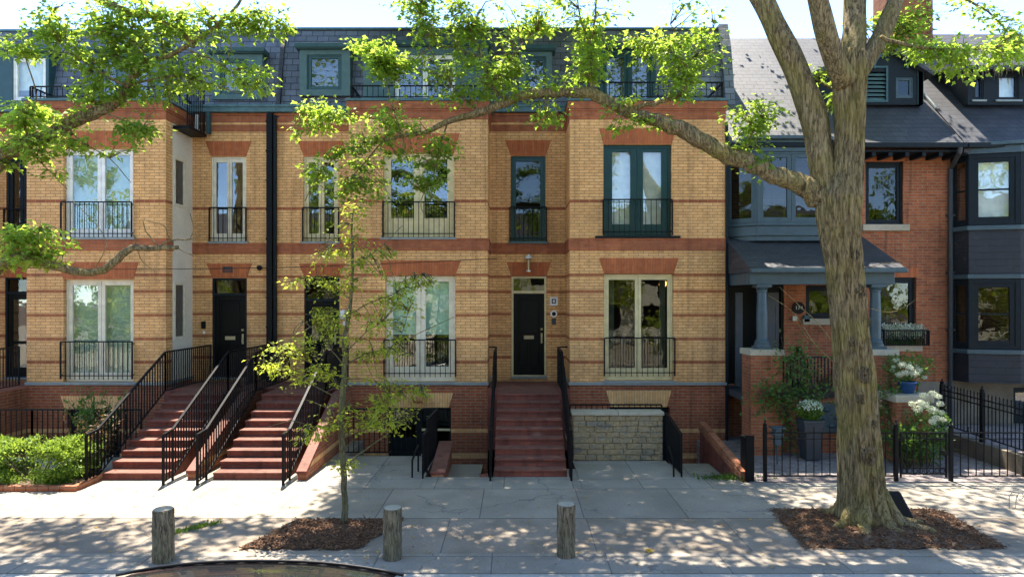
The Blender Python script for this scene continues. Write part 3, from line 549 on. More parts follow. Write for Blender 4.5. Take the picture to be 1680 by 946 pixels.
# ------------------------------------------------------------------ front steps
def steps(x0, x1, d0, tread, n=9, r=.14, yl=None, z0=.004):
    mb = MB(); pts = [(d0,z0-.2)]
    for k in range(n): pts += [(d0+k*tread,(k+1)*r-.04),(d0+k*tread-.025,(k+1)*r-.04),(d0+k*tread-.025,(k+1)*r)] if k else [(d0,r-.04),(d0-.025,r-.04),(d0-.025,r)]; pts += [(d0+(k+1)*tread,(k+1)*r)] if k < n-1 else []
    pts += [(yl,n*r),(yl,z0-.2)]; mb.prism(pts, x0, x1, 'x'); return mb
def stair(label, x0, x1, lx0, lx1, d0, tread, rails, y0=12.5, cheeks=()):
    t = thing('front_steps', label, 'stairs', ((x0+x1)/2,d0,0), 'brick front steps')
    ftop = d0+8*tread
    m = steps(x0, x1, d0, tread, yl=FY-.1); m.build('steps', M['step_brick'], t, bevel=.008)
    l = MB(); l.box(lx0, lx1, FY-.098, RY-.02, -.2, 1.26); l.build('landing', M['step_brick'], t)
    for x,ret in rails: stair_rail(t, x, [(y0,.06),(d0-.02,.09),(ftop,1.26+.08),(RY-.15 if ret is None else FY+.5,1.26+.08)], ret=ret)
    for a,b,dy in cheeks:
        c = MB(); c.prism([(d0-.1+dy,-.2),(d0-.1+dy,.12),(ftop+dy,1.24),(RY-.1,1.24),(RY-.1,-.2)], a, b, 'x'); ck = c.build('cheek_wall', M['red_brick_plinth'], t)
        c = MB(); c.prism([(d0-.14+dy,.121),(d0-.14+dy,.18),(ftop+dy-.02,1.30),(FY-.12,1.30),(FY-.12,1.241),(ftop+dy,1.241)], a-.02, b+.02, 'x'); c.build('coping', M['step_brick'], ck, bevel=.01)
    return t
stair('worn red brick front steps furthest left, bushes along their left railing', -7.72, -6.52, XA1+.01, XB1-.01, 12.78, .305, [(-7.80,None),(-6.40,None)], 12.42)
stair('red brick front steps with a sloped brick side wall, left of the young tree', -5.66, -4.30, XB1+.01, XC1-.01, 12.80, .305, [(-5.78,None),(-4.22,None)], 12.42, cheeks=((-6.14,-6.0,.1),(-4.06,-3.90,.05),))
stair('central red brick front steps rising straight to the black door', -.40, .99, XD0+.01, XD1-.01, 13.0, .2875, [(-.46,XD0+.02),(1.05,XD1-.02)], 12.72)
# ------------------------------------------------------------------ railings and walls round the sunken areas
def railing(label, segs, name='area_railing', h=1.0, sp=.11, cat='railing', base=.08, mat='black_iron', gates=()):
    mb = MB()
    for p,q in segs: rail_mb(mb, (*p,.004+base) if len(p)==2 else p, (*q,.004+base) if len(q)==2 else q, h-base, h-base, sp, .016, .04, base=base)
    return tag(mb.build(name, M[mat]), label, cat, 'black area railings')
railing('black iron railing beside the hedge, in front of the far left bay', [((-14,14.5),(-10.4,14.7)),((-10.4,14.7),(-8.05,14.7))])
mb = MB(); rail_mb(mb, (-3.7,14.70,.09), (-1.68,14.70,.09), .93, .93, .11, .016, .04, base=.085); rail_mb(mb, (-1.68,14.70,.09),(-1.72,13.35,.09), .93, .93, .06, .02, .04); rail_mb(mb, (-1.72,13.3,.09),(-1.74,12.88,.09), .75, .72, .06, .02, .04, base=.085)
mb.bar((-1.95,12.95,.004),(-1.95,12.95,.33),.03); mb.bar((-1.95,12.95,.33),(-1.9,13.4,.52),.03); mb.bar((-1.9,13.4,.52),(-1.9,13.4,.004),.03)
tag(mb.build('area_railing', M['black_iron']), 'black railing turning the corner above the basement stairs behind the young tree', 'railing', 'black area railings')
mb = MB(); rail_mb(mb, (3.17,14.25,.06),(3.17,13.0,.06), .95, .75, .09, .018, .04, base=.055); mb.bar((3.02,13.0,.004),(3.02,13.0,.3),.03); mb.bar((3.02,13.0,.3),(3.02,13.4,.5),.03)
tag(mb.build('area_railing', M['black_iron']), 'short black railing beside the right end of the stone block wall', 'railing', 'black area railings')
mb = MB(); rail_mb(mb, (1.2,14.9,.06),(3.2,14.9,.06), 1.02, 1.02, .12, .016, .04, base=.055); tag(mb.build('area_railing', M['black_iron']), 'low black railing whose top shows above the stone block wall', 'railing', 'black area railings')
# the sunken areas themselves: floor, basement steps, retaining walls
a = thing('basement_stairwell', 'sunken brick stairwell down to the basement door, left of the central steps', 'stairwell', (-1.1,14.5,-1.2))
m = MB(); m.box(-3.97,-.42,14.73,FY,-1.3,-1.17); [m.box(-1.7,-.70,13.0+.3*k,14.74,-1.3,-.18*(k+1)) for k in range(5)]; m.build('steps', M['pad'], a)
m = MB(); m.prism([(12.99,-1.2),(12.99,-.05),(13.1,.03),(14.72,-.75),(14.72,-1.2)], -.68, -.52, 'x'); m.prism([(14.72,-.75),(14.72,-1.2),(14.9,-1.2),(14.9,-.75)], -.68, -.52, 'x'); m.build('side_wall', M['step_brick'], a)
m = MB(); m.prism([(12.99,-1.2),(12.99,.01),(13.1,.05),(14.65,.30),(14.65,-1.2)], -1.60, -1.36, 'x'); w_ = m.build('retaining_wall', M['red_brick_plinth'], a); 
m = MB(); m.prism([(13.05,.035),(14.66,.302),(14.66,.345),(13.05,.075)], -1.63, -1.33, 'x'); m.build('coping', M['step_brick'], w_, bevel=.008)
a = thing('basement_stairwell', 'sunken brick stairwell between the stone block wall and the iron fence', 'stairwell', (3.7,14.5,-1.2))
m = MB(); m.box(1.2,5.1,14.8,FY,-1.3,-1.17); [m.box(3.2,4.2,13.0+.3*k,14.82,-1.3,-.18*(k+1)) for k in range(5)]; m.build('steps', M['pad'], a)
m = MB(); m.prism([(12.75,-1.2),(12.75,.02),(15.6,.44),(15.6,-1.2)], 4.22, 4.33, 'x'); w_ = m.build('retaining_wall', M['step_brick'], a)
m = MB(); m.prism([(12.72,.0),(12.72,.14),(15.6,.55),(15.6,.40)], 4.19, 4.36, 'x'); m.build('coping', M['red_brick'], w_, bevel=.01)
m = MB(); m.prism([(12.7,.143),(12.7,.18),(15.62,.592),(15.62,.553)], 4.20, 4.35, 'x'); m.build('cap', M['red_brick'], w_, bevel=.01)
# stone block wall
t = thing('stone_wall', 'low wall of rough tan stone blocks with a flat cap', 'wall', (2.15,14.3,0))
m = MB(); x0,x1 = 1.22,3.10; z = .004
for c in range(8):
    h = .118; x = x0 - rnd.uniform(0,.2)*(c%2); 
    while x < x1-.02:
        l = rnd.uniform(.22,.42); a = max(x,x0); b = min(x+l,x1); b = x1 if x1-b < .1 else b
        j = rnd.uniform(-.018,.018); m.box(a+.004,b-.004,14.31+j,14.62,z+.004,z+h-.003); x = b if b < x1 else x1
    z += h
m.box(x0+.03,x1-.03,14.34,14.60,.004,z)
m.build('stone_courses', M['block_stone'], t, bevel=.014)
m = MB(); m.box(x0-.03,(x0+x1)/2-.004,14.26,14.66,z+.002,z+.075); m.box((x0+x1)/2+.004,x1+.02,14.26,14.66,z+.002,z+.075); m.build('wall_cap', M['limestone'], t, bevel=.012)

# ------------------------------------------------------------------ red brick house with porch
h5 = thing('brick_house', 'red brick house with slate roof, blue grey bay window and columned porch', 'house', (7.9,HY,0))
hz = lambda py: Z(py, HY); hx = lambda px: X(px, HY)
W1 = (hx(1420),hx(1482),hz(368),hz(265)); W2 = (hx(1440),hx(1503),hz(565),hz(455)); W3 = (hx(1322),hx(1376),hz(522),hz(468)); DR = (5.22,hx(1286),1.30,hz(466))
m = MB(); m.wall(5.05, 10.70, -.3, 7.2, HY, [W1,W2,W3,DR], .16); m.build('wall', M['red_brick'], h5)
m = MB(); m.wall(9.9, 10.72, .0, 1.35, HY-.03, [], .1); m.build('foundation', M['dirty_wall'], h5)
pane_window(h5, *W1, HY+.06, 'dark_paint', 1, .07, .08, 'glass_dark'); pane_window(h5, *W2, HY+.06, 'dark_paint', 1, .07, .08, 'glass_dark'); pane_window(h5, *W3, HY+.06, 'dark_paint', 1, .07, .08, 'glass_dark')
for h in (W1,W2,W3): s = MB(); s.box(h[0]-.1,h[1]+.12,HY-.08,HY+.1,h[2]-.16,h[2]-.004); s.build('window_sill', M['limestone'], h5, bevel=.012)
for h in (W1,W2): flat_arch(h5, h[0]-.02, h[1]+.02, h[3]+.005, h[3]+.24, HY, .06, 'lintel_brick', .008)
m = MB(); a,b,c,d = DR; m.ring(a+.004,b-.004,c,d-.004,HY+.03,HY+.14,.06,.03); m.box(a+.06,b-.06,HY+.08,HY+.12,c+.03,d-.06); m.ring(a+.12,b-.12,c+.25,c+.95,HY+.068,HY+.079,.03); m.build('door', M['black_door'], h5, bevel=.006)
m = MB(); m.box(5.95,6.28,HY-.55,HY-.49,1.3,hz(480)); m.box(5.25,5.42,HY-.55,HY-.49,1.3,hz(480)); m.ring(6.0,6.23,1.6,hz(500),HY-.56,HY-.545,.03); m.build('porch_panel', M['charcoal_panel'], h5, bevel=.005)
# roof
e = MB(); ey, ez, ry, rzz = 16.2, 7.08, 20.4, 11.16
e.add([(5.1,ey,ez),(10.66,ey,ez),(10.66,ry,rzz),(5.1,ry,rzz),(5.1,ey+.02,ez-.10),(10.66,ey+.02,ez-.10),(10.66,ry,rzz-.12),(5.1,ry,rzz-.12)],[(0,1,2,3),(7,6,5,4),(0,4,5,1),(3,2,6,7),(0,3,7,4),(1,5,6,2)])
e.quad((5.1,ry,rzz),(10.66,ry,rzz),(10.66,27,6.5),(5.1,27,6.5)); rf = e.build('roof', M['slate_old'], h5)
g_ = MB(); g_.box(5.1,10.66,ey-.13,ey+.0,ez-.13,ez-.01); g_.build('gutter', M['dark_paint'], rf, bevel=.02)
g_ = MB(); g_.box(5.1,10.66,ey+.03,HY+.02,ez-.20,ez-.16)
for i in range(14): x = 5.3+i*.4; g_.box(x,x+.09,ey+.06,HY,ez-.30,ez-.201)
g_.build('eave', M['dark_paint'], h5)
c = MB(); p0,p1 = X(1444,20.3),X(1517,20.3); c.box(p0,p1,19.9,20.7,9.5,13.4); ch = c.build('chimney', M['red_brick'], rf); c = MB(); c.box(p0-.06,p1+.06,19.84,20.76,13.401,13.55); c.build('chimney_cap', M['stone'], ch, bevel=.02)
# gabled dormer with louvre
gx0,gx1,gy = X(1345,17.3),X(1514,17.3),17.3; gz0,gz1 = Z(172,gy),Z(118,gy); gm = X(1440,gy); gp = Z(72,gy)
LV = (X(1422,gy),X(1453,gy),Z(165,gy),Z(112,gy)); DW = (X(1470,gy),X(1498,gy),Z(161,gy),Z(127,gy)); DL = (X(1372,gy),X(1402,gy),Z(161,gy),Z(127,gy))
m = MB(); m.wall(gx0,gx1,gz0,gz1,gy,[LV,DW,DL],.08); m.add([(gx0,gy,gz1),(gx1,gy,gz1),(gm+.5,gy,gp-.35),(gm,gy,gp-.05),(gm-.5,gy,gp-.35)],[(0,1,2,3,4)])
for xx in (gx0,gx1): m.add([(xx,gy,gz0),(xx,gy,gz1),(xx,gy+1.6,gz1+.4),(xx,gy+.2,gz0)],[(0,1,2,3)])
dm = m.build('dormer', M['dark_paint'], h5)
m = MB()
for s_ in (-1,1):
    xe = gx0-.25 if s_<0 else gx1+.18
    m.add([(xe,gy-.18,gz1-.06),(gm,gy-.18,gp+.1),(gm,gy+2.6,gp+.1),(xe,gy+1.6,gz1-.06),(xe,gy-.18,gz1-.16),(gm,gy-.18,gp),(gm,gy+2.6,gp),(xe,gy+1.6,gz1-.16)],[(0,1,2,3),(7,6,5,4),(0,4,5,1),(0,3,7,4),(1,5,6,2)])
m.build('dormer_roof', M['slate_old'], dm)
m = MB()                                                           # moulded arch over the louvre
for k in range(12):
    a0,a1 = math.pi*k/12, math.pi*(k+1)/12; c0 = ((LV[0]+LV[1])/2+.35, LV[3]-.02)
    for rr in (.42,.62): m.bar((c0[0]+rr*math.cos(a0),gy-.03,c0[1]+rr*math.sin(a0)),(c0[0]+rr*math.cos(a1),gy-.03,c0[1]+rr*math.sin(a1)),.05,.06,up=(0,1,0))
m.ring(LV[0]-.05,LV[1]+.05,LV[2]-.05,LV[3]+.05,gy-.03,gy+.02,.05); m.ring(gx1-.14,gx1,gz0,gz1,gy-.03,gy-.002,.13); m.build('dormer_trim', M['teal_paint'], dm)
m = MB(); n = 8
for i in range(n): zz = LV[2]+(LV[3]-LV[2])*(i+.3)/n; m.add([(LV[0],gy+.01,zz),(LV[1],gy+.01,zz),(LV[1],gy+.07,zz+.07),(LV[0],gy+.07,zz+.07),(LV[0],gy+.01,zz-.015),(LV[1],gy+.01,zz-.015)],[(0,1,2,3),(4,5,1,0)])
m.build('louvre', M['teal_light'], dm)
for d_ in (DW,DL): pane_window(dm, *d_, gy+.01, 'bluegrey_paint', 1, .04, .05, 'glass_dark', of=.03, top=.04)
# bay window over the porch
BP = [(5.10,16.62),(5.72,16.12),(7.35,16.12),(7.95,16.78)]
zs0,zs1 = Z(366,16.2),Z(250,16.2)
b_ = None
m = MB(); off = lambda d: [(BP[0][0],BP[0][1]-d),(BP[1][0]-d*.3,BP[1][1]-d),(BP[2][0]+d*.3,BP[2][1]-d),(BP[3][0]+d*.8,BP[3][1])]
m.prism(off(.0)+[(5.10,16.78)], zs0-.30, zs0-.065, 'z'); m.prism(off(.05)+[(5.10,16.78)], zs0-.064, zs0, 'z'); m.prism(off(-.05)+[(5.10,16.78)], zs0-.42, zs0-.299, 'z')
bw = m.build('bay_window', M['bluegrey_paint'], h5, bevel=.01); m = MB(); m.prism(off(.02)+[(5.10,16.78)], zs1+.001, zs1+.28, 'z'); m.prism(off(.14)+[(5.10,16.78)], zs1+.279, zs1+.36, 'z'); m.build('cornice', M['bluegrey_paint'], bw, bevel=.01)
for (p,q),n in (((BP[0],BP[1]),1),((BP[1],BP[2]),2),((BP[2],BP[3]),1)):
    L = math.hypot(q[0]-p[0],q[1]-p[1]); an = math.atan2(q[1]-p[1],q[0]-p[0])
    pane_window(bw, .0, L, zs0+.001, zs1, 0, 'bluegrey_paint', n, .10, .08, 'glass_dark', o=(p[0],p[1],0), ang=an, of=.05, top=.08, depth=.08)
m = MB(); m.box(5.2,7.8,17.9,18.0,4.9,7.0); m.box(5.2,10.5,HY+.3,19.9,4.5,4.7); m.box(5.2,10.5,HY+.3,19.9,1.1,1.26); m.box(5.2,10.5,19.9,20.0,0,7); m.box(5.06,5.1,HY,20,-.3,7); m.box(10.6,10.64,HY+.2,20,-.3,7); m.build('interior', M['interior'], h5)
# porch
PX1 = 8.46; py0 = 14.8
m = MB(); zt, zb = Z(384,HY), 4.07
m.add([(5.08,py0,zb),(PX1,py0,zb),(PX1,HY,zt),(5.08,HY,zt),(5.08,py0,zb-.10),(PX1,py0,zb-.10),(PX1,HY,zb-.1),(5.08,HY,zb-.1)],[(0,1,2,3),(7,6,5,4),(0,4,5,1),(1,5,6,2),(0,3,7,4)]); pr = m.build('porch_roof', M['slate_old'], h5)
m = MB(); m.box(5.08,PX1+.02,py0-.10,py0-.003,zb-.12,zb-.02); m.build('gutter', M['bluegrey_paint'], pr, bevel=.02)
m = MB(); m.box(5.12,8.3,py0+.12,py0+.38,3.70,zb-.105); m.box(5.12,5.3,py0+.38,HY,3.70,zb-.105); m.box(8.12,8.3,py0+.38,HY,3.70,zb-.105); m.build('porch_beam', M['bluegrey_paint'], h5, bevel=.01)
m = MB(); m.box(5.1,8.3,15.32,HY-.02,1.10,1.25); m.build('porch_floor', M['charcoal_panel'], h5)
def column(x, y, z0, z1):
    m = MB(); h = z1-z0; m.lathe((x,y,z0),[(.17,.0),(.17,.05),(.15,.06),(.155,.10),(.125,.14),(.115,.16),(.118,.5*h),(.10,h-.2),(.10,h-.17),(.115,h-.16),(.115,h-.13),(.105,h-.12),(.14,h-.07),(.15,h-.06)],24); m.box(x-.17,x+.17,y-.17,y+.17,z0-.06,z0-.001); m.box(x-.16,x+.16,y-.16,y+.16,z1-.06,z1)
    return m.build('porch_column', M['bluegrey_paint'], h5, smooth=False)
column(X(1250,15.05),15.05,2.35,3.70); column(X(1436,15.05),15.05,2.35,3.70)
for x0_,x1_ in ((5.10,5.78),(7.62,8.25)):
    m = MB(); m.box(x0_,x1_,14.75,15.35,-.1,2.16); pi = m.build('porch_pier', M['red_brick'], h5); m = MB(); m.box(x0_-.04,x1_+.04,14.71,15.39,2.161,2.29); m.build('pier_cap', M['limestone'], pi, bevel=.015)
m = MB(); m.box(5.785,7.615,15.0,15.28,-.1,1.18); m.build('porch_base', M['red_brick'], h5); m = MB(); m.box(6.5,7.6,14.96,15.0,.45,1.1)
for i in range(9): m.lathe((6.6+.115*i,14.97,.55+.35*((i*7)%3)/2),[(.01,-.0),(.09,.05),(.05,.12)],8)
m.build('base_panel', M['bluegrey_paint'], h5)
m = MB(); rail_mb(m, (5.79,15.1,1.42), (7.61,15.1,1.42), .68, .68, .075, .022, .06); m.build('porch_railing', M['dark_paint'], h5)
# number plaque 174, small lit sign box, mail box on the porch wall
m = MB((hx(1309.5),HY-.012,hz(505)),0); m.prism([(0.155*math.cos(a*math.pi/12),.145*math.sin(a*math.pi/12)) for a in range(24)],-.03,.01); pl = m.build('number_plaque', M['black_plastic'], h5, bevel=.006)
fc = bpy.data.curves.new('house_number','FONT'); fc.body = '174'; fc.size = .125; fc.align_x = 'CENTER'; fc.align_y = 'CENTER'; fc.extrude = .006; fc.materials.append(M['curtain'])
ft = bpy.data.objects.new('t', fc); COL.objects.link(ft); bpy.context.view_layer.update(); me_ = bpy.data.meshes.new_from_object(ft.evaluated_get(bpy.context.evaluated_depsgraph_get())); bpy.data.objects.remove(ft); fo = bpy.data.objects.new('house_number', me_); COL.objects.link(fo); fo.parent = pl; o_ = ORG[h5.name]; fo.location = (hx(1309.5)-o_[0],HY-.05-o_[1],hz(505)-o_[2]); fo.rotation_euler = (R(90),0,0)
m = MB(); m.box(hx(1299),hx(1306.5),HY-.06,HY,hz(526),hz(518)); m.build('letter_box', M['curtain'], h5, bevel=.006); m = MB(); m.box(hx(1317),hx(1327),HY-.08,HY,hz(528),hz(517)); m.build('meter_box', M['teal_paint'], h5, bevel=.008)
# downpipe at the right corner
m = MB(); x_ = hx(1556); m.tube([(X(1573,16.15),16.1,ez-.12),(X(1573,16.15),16.12,6.85),(x_,HY-.09,6.55),(x_,HY-.09,.4)], .055, 10)
for zz in (1.2,2.6,4.0,5.4): m.box(x_-.075,x_+.075,HY-.15,HY-.005,zz,zz+.05)
m.build('downpipe', M['charcoal_panel'], h5, smooth=False)
m = MB(); m.box(5.12,10.6,26.9,27,-1,6.5); m.quad((5.07,HY,-1),(5.07,27,-1),(5.07,27,7),(5.07,HY,7)); m.build('back_wall', M['red_brick'], h5)
# window box with flowers on the lower right window
fb = thing('flower_box', 'black wrought iron window basket of white flowers on the stone sill', 'flower box', (9.4,HY-.2,2.2))
m = MB(); a,b = W2[0]+.02, W2[1]+.16; rail_mb(m,(a,HY-.26,W2[2]+.0),(b,HY-.26,W2[2]+.0),.36,.36,.055,.01,.02); rail_mb(m,(a,HY-.25,W2[2]),(a,HY-.04,W2[2]),.36,.36,.06,.01,.02); rail_mb(m,(b,HY-.25,W2[2]),(b,HY-.04,W2[2]),.36,.36,.06,.01,.02)
for i in range(int((b-a)/.11)):
    cx = a+.055+.11*i; m.tube([(cx+.05*math.cos(t),HY-.262,W2[2]+.17+.05*math.sin(t)) for t in np.linspace(0,6.28,13)],.006,4)
m.build('basket', M['black_iron'], fb)

# ------------------------------------------------------------------ dark shingled house at the right edge
h6 = thing('shingled_house', 'dark blue shingled house with tall bay windows at the right edge', 'house', (13,HY,0))
m = MB(); m.wall(10.72,16.5,1.37,7.4,HY+.02,[],.1); m.build('wall', M['red_brick'], h6); m = MB(); m.wall(10.72,16.5,-.2,1.369,HY+.05,[(12.3,13.0,.3,1.2)],.2); m.build('foundation', M['dirty_wall'], h6)
pane_window(h6, 12.3,13.0,.3,1.2, HY+.15, 'dark_paint', 1)
Q = [(10.70,16.78),(10.82,16.28),(11.86,16.02),(13.6,16.02),(14.6,16.78)]
def offq(d): return [(Q[0][0]-d,Q[0][1]),(Q[1][0]-d,Q[1][1]-d*.6),(Q[2][0]-d*.2,Q[2][1]-d),(Q[3][0]+d*.2,Q[3][1]-d),(Q[4][0]+d,Q[4][1])]
zz = lambda py: Z(py, 16.2)
m = MB(); m.prism(offq(0), zz(628), zz(581), 'z'); m.prism(offq(0), zz(449), zz(378), 'z'); m.build('bay_cladding', M['dark_shingle'], h6)
m = MB(); m.prism(offq(.06), zz(580.5), zz(573), 'z'); m.prism(offq(.06), zz(377.5), zz(370), 'z'); m.prism(offq(.03), zz(457), zz(449.5), 'z'); m.prism(offq(.03), zz(252), zz(240), 'z'); m.prism(offq(.12), zz(239.5), zz(234), 'z'); bt = m.build('bay_trim', M['bluegrey_paint'], h6, bevel=.01)
for (z0_,z1_,bl) in ((zz(572.5),zz(457.5),None),(zz(369.5),zz(252.5),('blind_white',.0))):
    for i,n in ((0,1),(1,1),(2,2),(3,1)):
        p,q = Q[i],Q[i+1]; L = math.hypot(q[0]-p[0],q[1]-p[1]); an = math.atan2(q[1]-p[1],q[0]-p[0])
        pane_window(h6, 0, L, z0_, z1_, 0, 'dark_paint', n, .11 if L > .8 else .06, .10, 'glass_dark' if not bl else 'glass', o=(p[0],p[1],0), ang=an, of=.10 if L > .8 else .05, top=.10, depth=.06, blind=bl if L > .8 else None, bars=1)
m = MB(); m.box(10.9,16.3,18.2,18.3,-.1,7); m.box(10.9,16.3,16.85,18.2,4.3,4.5); m.box(10.9,16.3,16.85,18.2,1.4,1.6); m.build('interior', M['interior'], h6)
m = MB(); m.add([(10.68,ey,ez),(16.6,ey,ez),(16.6,ry,rzz+.12),(10.68,ry,rzz+.12),(10.68,ey,ez-.1),(16.6,ey,ez-.1)],[(0,1,2,3),(0,4,5,1)]); m.quad((10.68,ry,rzz+.12),(16.6,ry,rzz+.12),(16.6,27,6.5),(10.68,27,6.5)); m.quad((10.69,HY,-.2),(10.69,27,-.2),(10.69,27,7),(10.69,HY,7)); m.box(10.69,16.6,ey+.05,HY+.3,ez-.22,ez-.12); rf = m.build('roof', M['slate_old'], h6)
m = MB(); m.box(10.68,16.6,ey-.13,ey,ez-.13,ez-.01); m.build('gutter', M['dark_paint'], rf, bevel=.02)
m = MB(); m.bar((10.67,ey+1.1,ez+1.13),(10.67,ry-.6,rzz-.5),.045,.05); m.build('flashing', M['grey_metal'], rf)
dx0,dx1,dy = X(1588,17.2),X(1790,17.2),17.2; dz0,dz1 = Z(172,dy),Z(112,dy)
wA = (X(1597,dy),X(1614,dy),Z(164,dy),Z(124,dy)); wB = (X(1636,dy),X(1672,dy),Z(164,dy),Z(122,dy)); wC = (X(1700,dy),X(1736,dy),Z(164,dy),Z(122,dy))
m = MB(); m.wall(dx0,dx1,dz0,dz1,dy,[wA,wB,wC],.08); m.add([(dx0,dy,dz0),(dx0,dy,dz1),(dx0,dy+1.4,dz1+.4),(dx0,dy+.15,dz0)],[(0,1,2,3)]); dm = m.build('dormer', M['dark_paint'], h6)
for d_,bl in ((wA,None),(wB,('blind_white',.1)),(wC,None)): pane_window(dm, *d_, dy+.01, 'dark_paint', 1, .04, .05, 'glass_dark' if not bl else 'glass', of=.03, top=.04, blind=bl); s = MB(); s.box(d_[0]-.05,d_[1]+.05,dy-.05,dy,d_[2]-.05,d_[2]-.003); s.build('window_sill', M['grey_metal'], dm)
m = MB(); m.add([(dx0-.3,dy-.3,dz1-.02),(dx1,dy-.3,dz1-.02),(dx1,dy+3.2,dz1+1.15),(dx0-.3,dy+3.2,dz1+1.15),(dx0-.3,dy-.3,dz1-.12),(dx1,dy-.3,dz1-.12),(dx1,dy+.3,dz1-.02),(dx0-.3,dy+.3,dz1-.02)],[(0,1,2,3),(0,4,5,1),(4,7,6,5),(0,3,7,4)]); m.build('dormer_roof', M['slate_old'], dm)
# trailing dry tendrils that hang from this dormer's eave
m = MB()
for i in range(34):
    x = rnd.uniform(dx0-.1, X(1690,dy)); l = rnd.uniform(.1,.36); m.tube([(x,dy-.3,dz1-.08),(x+rnd.uniform(-.02,.02),dy-.3,dz1-.08-l*.5),(x+rnd.uniform(-.03,.03),dy-.29,dz1-.08-l)],[.012,.01,.003],5)
tag(m.build('tendril_fringe', M['timber']), 'pale dry tendrils hanging along the dormer eave of the dark house', 'vine')
# ------------------------------------------------------------------ leaves and trees
LT = np.array([(0,0,0),(-.46,.42,.10),(-.20,.55,.05),(0,1.05,-.12),(.20,.55,.05),(.46,.42,.10)])
LF = np.array([(0,1,2),(0,2,3),(0,3,4),(0,4,5)])
LT2 = np.array([(0,0,0),(-.26,.45,.06),(-.01,1.05,-.1),(.26,.45,.06)]); LF2 = np.array([(0,1,2),(0,2,3)])
def leaf_mesh(name, P, D, N, size, tint, mat, parent=None, narrow=False, org=None):
    """one mesh of separate leaves: base points P, growth directions D, face normals N"""
    T, FF = (LT2, LF2) if narrow else (LT, LF)
    P = np.asarray(P,float); D = np.asarray(D,float); N = np.asarray(N,float); n = len(P)
    D /= np.linalg.norm(D,axis=1,keepdims=True)+1e-9; N = N-(N*D).sum(1,keepdims=True)*D; N /= np.linalg.norm(N,axis=1,keepdims=True)+1e-9; U = np.cross(D,N)
    V = P[:,None,:]+size[:,None,None]*(T[None,:,0:1]*U[:,None,:]+T[None,:,1:2]*D[:,None,:]+T[None,:,2:3]*N[:,None,:])
    k = len(T); V = V.reshape(-1,3); Fc = (np.arange(n)[:,None,None]*k+FF[None]).reshape(-1,3)
    if parent is not None: o0 = np.array(ORG[parent.name])
    else: o0 = np.array(org if org is not None else (*V.mean(0)[:2], V[:,2].min()))
    V = V-o0
    me = bpy.data.meshes.new(name); me.vertices.add(len(V)); me.vertices.foreach_set('co', V.ravel()); m = len(Fc)
    me.loops.add(m*3); me.loops.foreach_set('vertex_index', Fc.ravel().astype(np.int32)); me.polygons.add(m)
    me.polygons.foreach_set('loop_start', (np.arange(m)*3).astype(np.int32)); me.polygons.foreach_set('loop_total', np.full(m,3,np.int32))
    me.update(calc_edges=True); at_ = me.attributes.new('tint','FLOAT','FACE'); at_.data.foreach_set('value', np.repeat(np.clip(tint,0,1),len(FF)).astype(np.float32))
    me.materials.append(M[mat]); o = bpy.data.objects.new(name, me); COL.objects.link(o); ORG[o.name] = tuple(o0)
    if parent is not None: o.parent = parent
    else: o.location = o0
    return o
KF = 1.25
